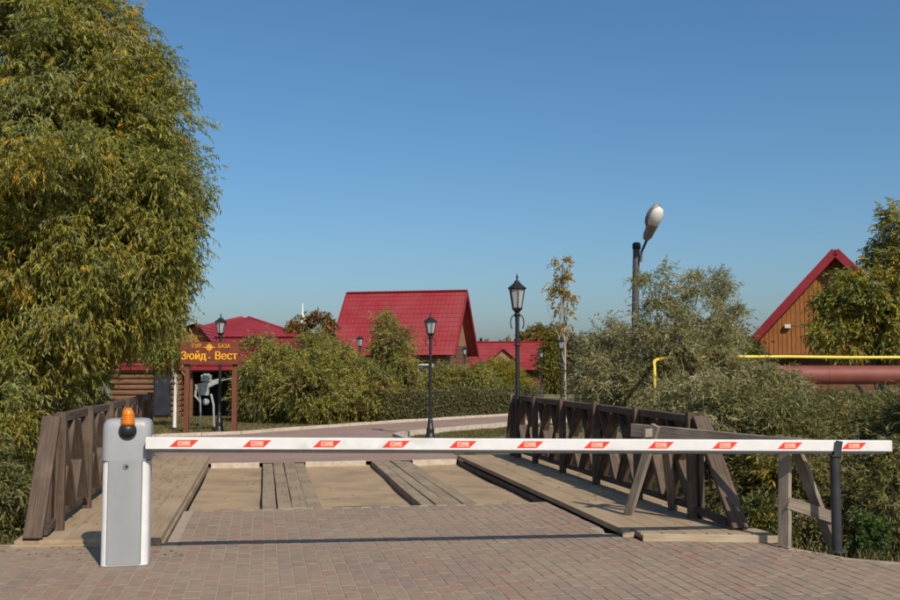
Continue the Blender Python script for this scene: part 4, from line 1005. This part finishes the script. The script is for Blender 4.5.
for k in range(7000):
    p = B(random.uniform(-6, -1.3), random.uniform(-.4, 2.5)); bank.append((p.x, p.y, 0))
bank = np.array(bank); dd = bank[:, 1]
keep = rng.random(len(bank)) < np.where(bank[:, 1] < 8.6, .35, .9)
o = grass('bank_grass', bank[keep], .12, GRN+DRY[:2]+GRN, .009); tag(o, 'rough green grass on the ditch banks beside the bridge', 'grass', kind='stuff')
# far wood closing the horizon
P = []; nW = 60000
ang = rng.uniform(-1.25, 1.25, nW); dist = rng.uniform(150, 190, nW); hh = (4.5+1.5*np.sin(ang*23)+1.2*np.sin(ang*57+1)+.8*np.sin(ang*131))*1.0
P = np.stack([np.sin(ang)*dist, np.cos(ang)*dist, rng.random(nW)*hh], 1); A = unit(nW); cols = np.array([(.07,.08,.03),(.10,.10,.035),(.13,.115,.04)]); cc = cols[(rng.random(nW)*3).astype(int)]*rng.uniform(.8,1.2,(nW,1))
o = link('distant_wood', leaf_mesh('distant_wood', P, A, unit(nW), rng.uniform(.9,1.6,nW), rng.uniform(.5,.9,nW), cc, M['leaf'])); tag(o, 'far off belt of trees along the horizon', 'trees', kind='stuff')

# fallen leaves along the edges of the paving and the walkways
LP = []
for k in range(420):
    r_ = random.random()
    if r_ < .35: p = B(random.uniform(-1.1, -.1), random.uniform(.1, 7.5), .052)
    elif r_ < .5: p = B(random.uniform(.1, 3.9), random.uniform(1.95, 7.0), -.066)
    elif r_ < .65: p = B(random.uniform(-1.6, .2), -.12-abs(random.gauss(0, .35)), .006)
    elif r_ < .85: p = B(random.uniform(4.2, 5.2), random.uniform(-.6, 6.5), .072)
    else:
        p = B(random.uniform(5.0, 5.9), -1.0-abs(random.gauss(.3, .45)), .006)
        if not inside(p.x, p.y): continue
    LP.append(tuple(p))
LP = np.array(LP); nL = len(LP); A = unit(nL); A[:, 2] *= .12; Nn = np.tile([0., 0., 1.], (nL, 1))+unit(nL)*.25
cols = np.array([(.30,.20,.05), (.22,.16,.06), (.16,.11,.05), (.26,.22,.08)]); cc = cols[(rng.random(nL)*4).astype(int)]*rng.uniform(.7, 1.2, (nL, 1))
o = link('fallen_leaves', leaf_mesh('fallen_leaves', LP, A, Nn, rng.uniform(.035,.07,nL), rng.uniform(.010,.018,nL), cc, M['leaf'])); tag(o, 'dry fallen leaves scattered on the walkways and paving edge', 'leaves', kind='stuff')
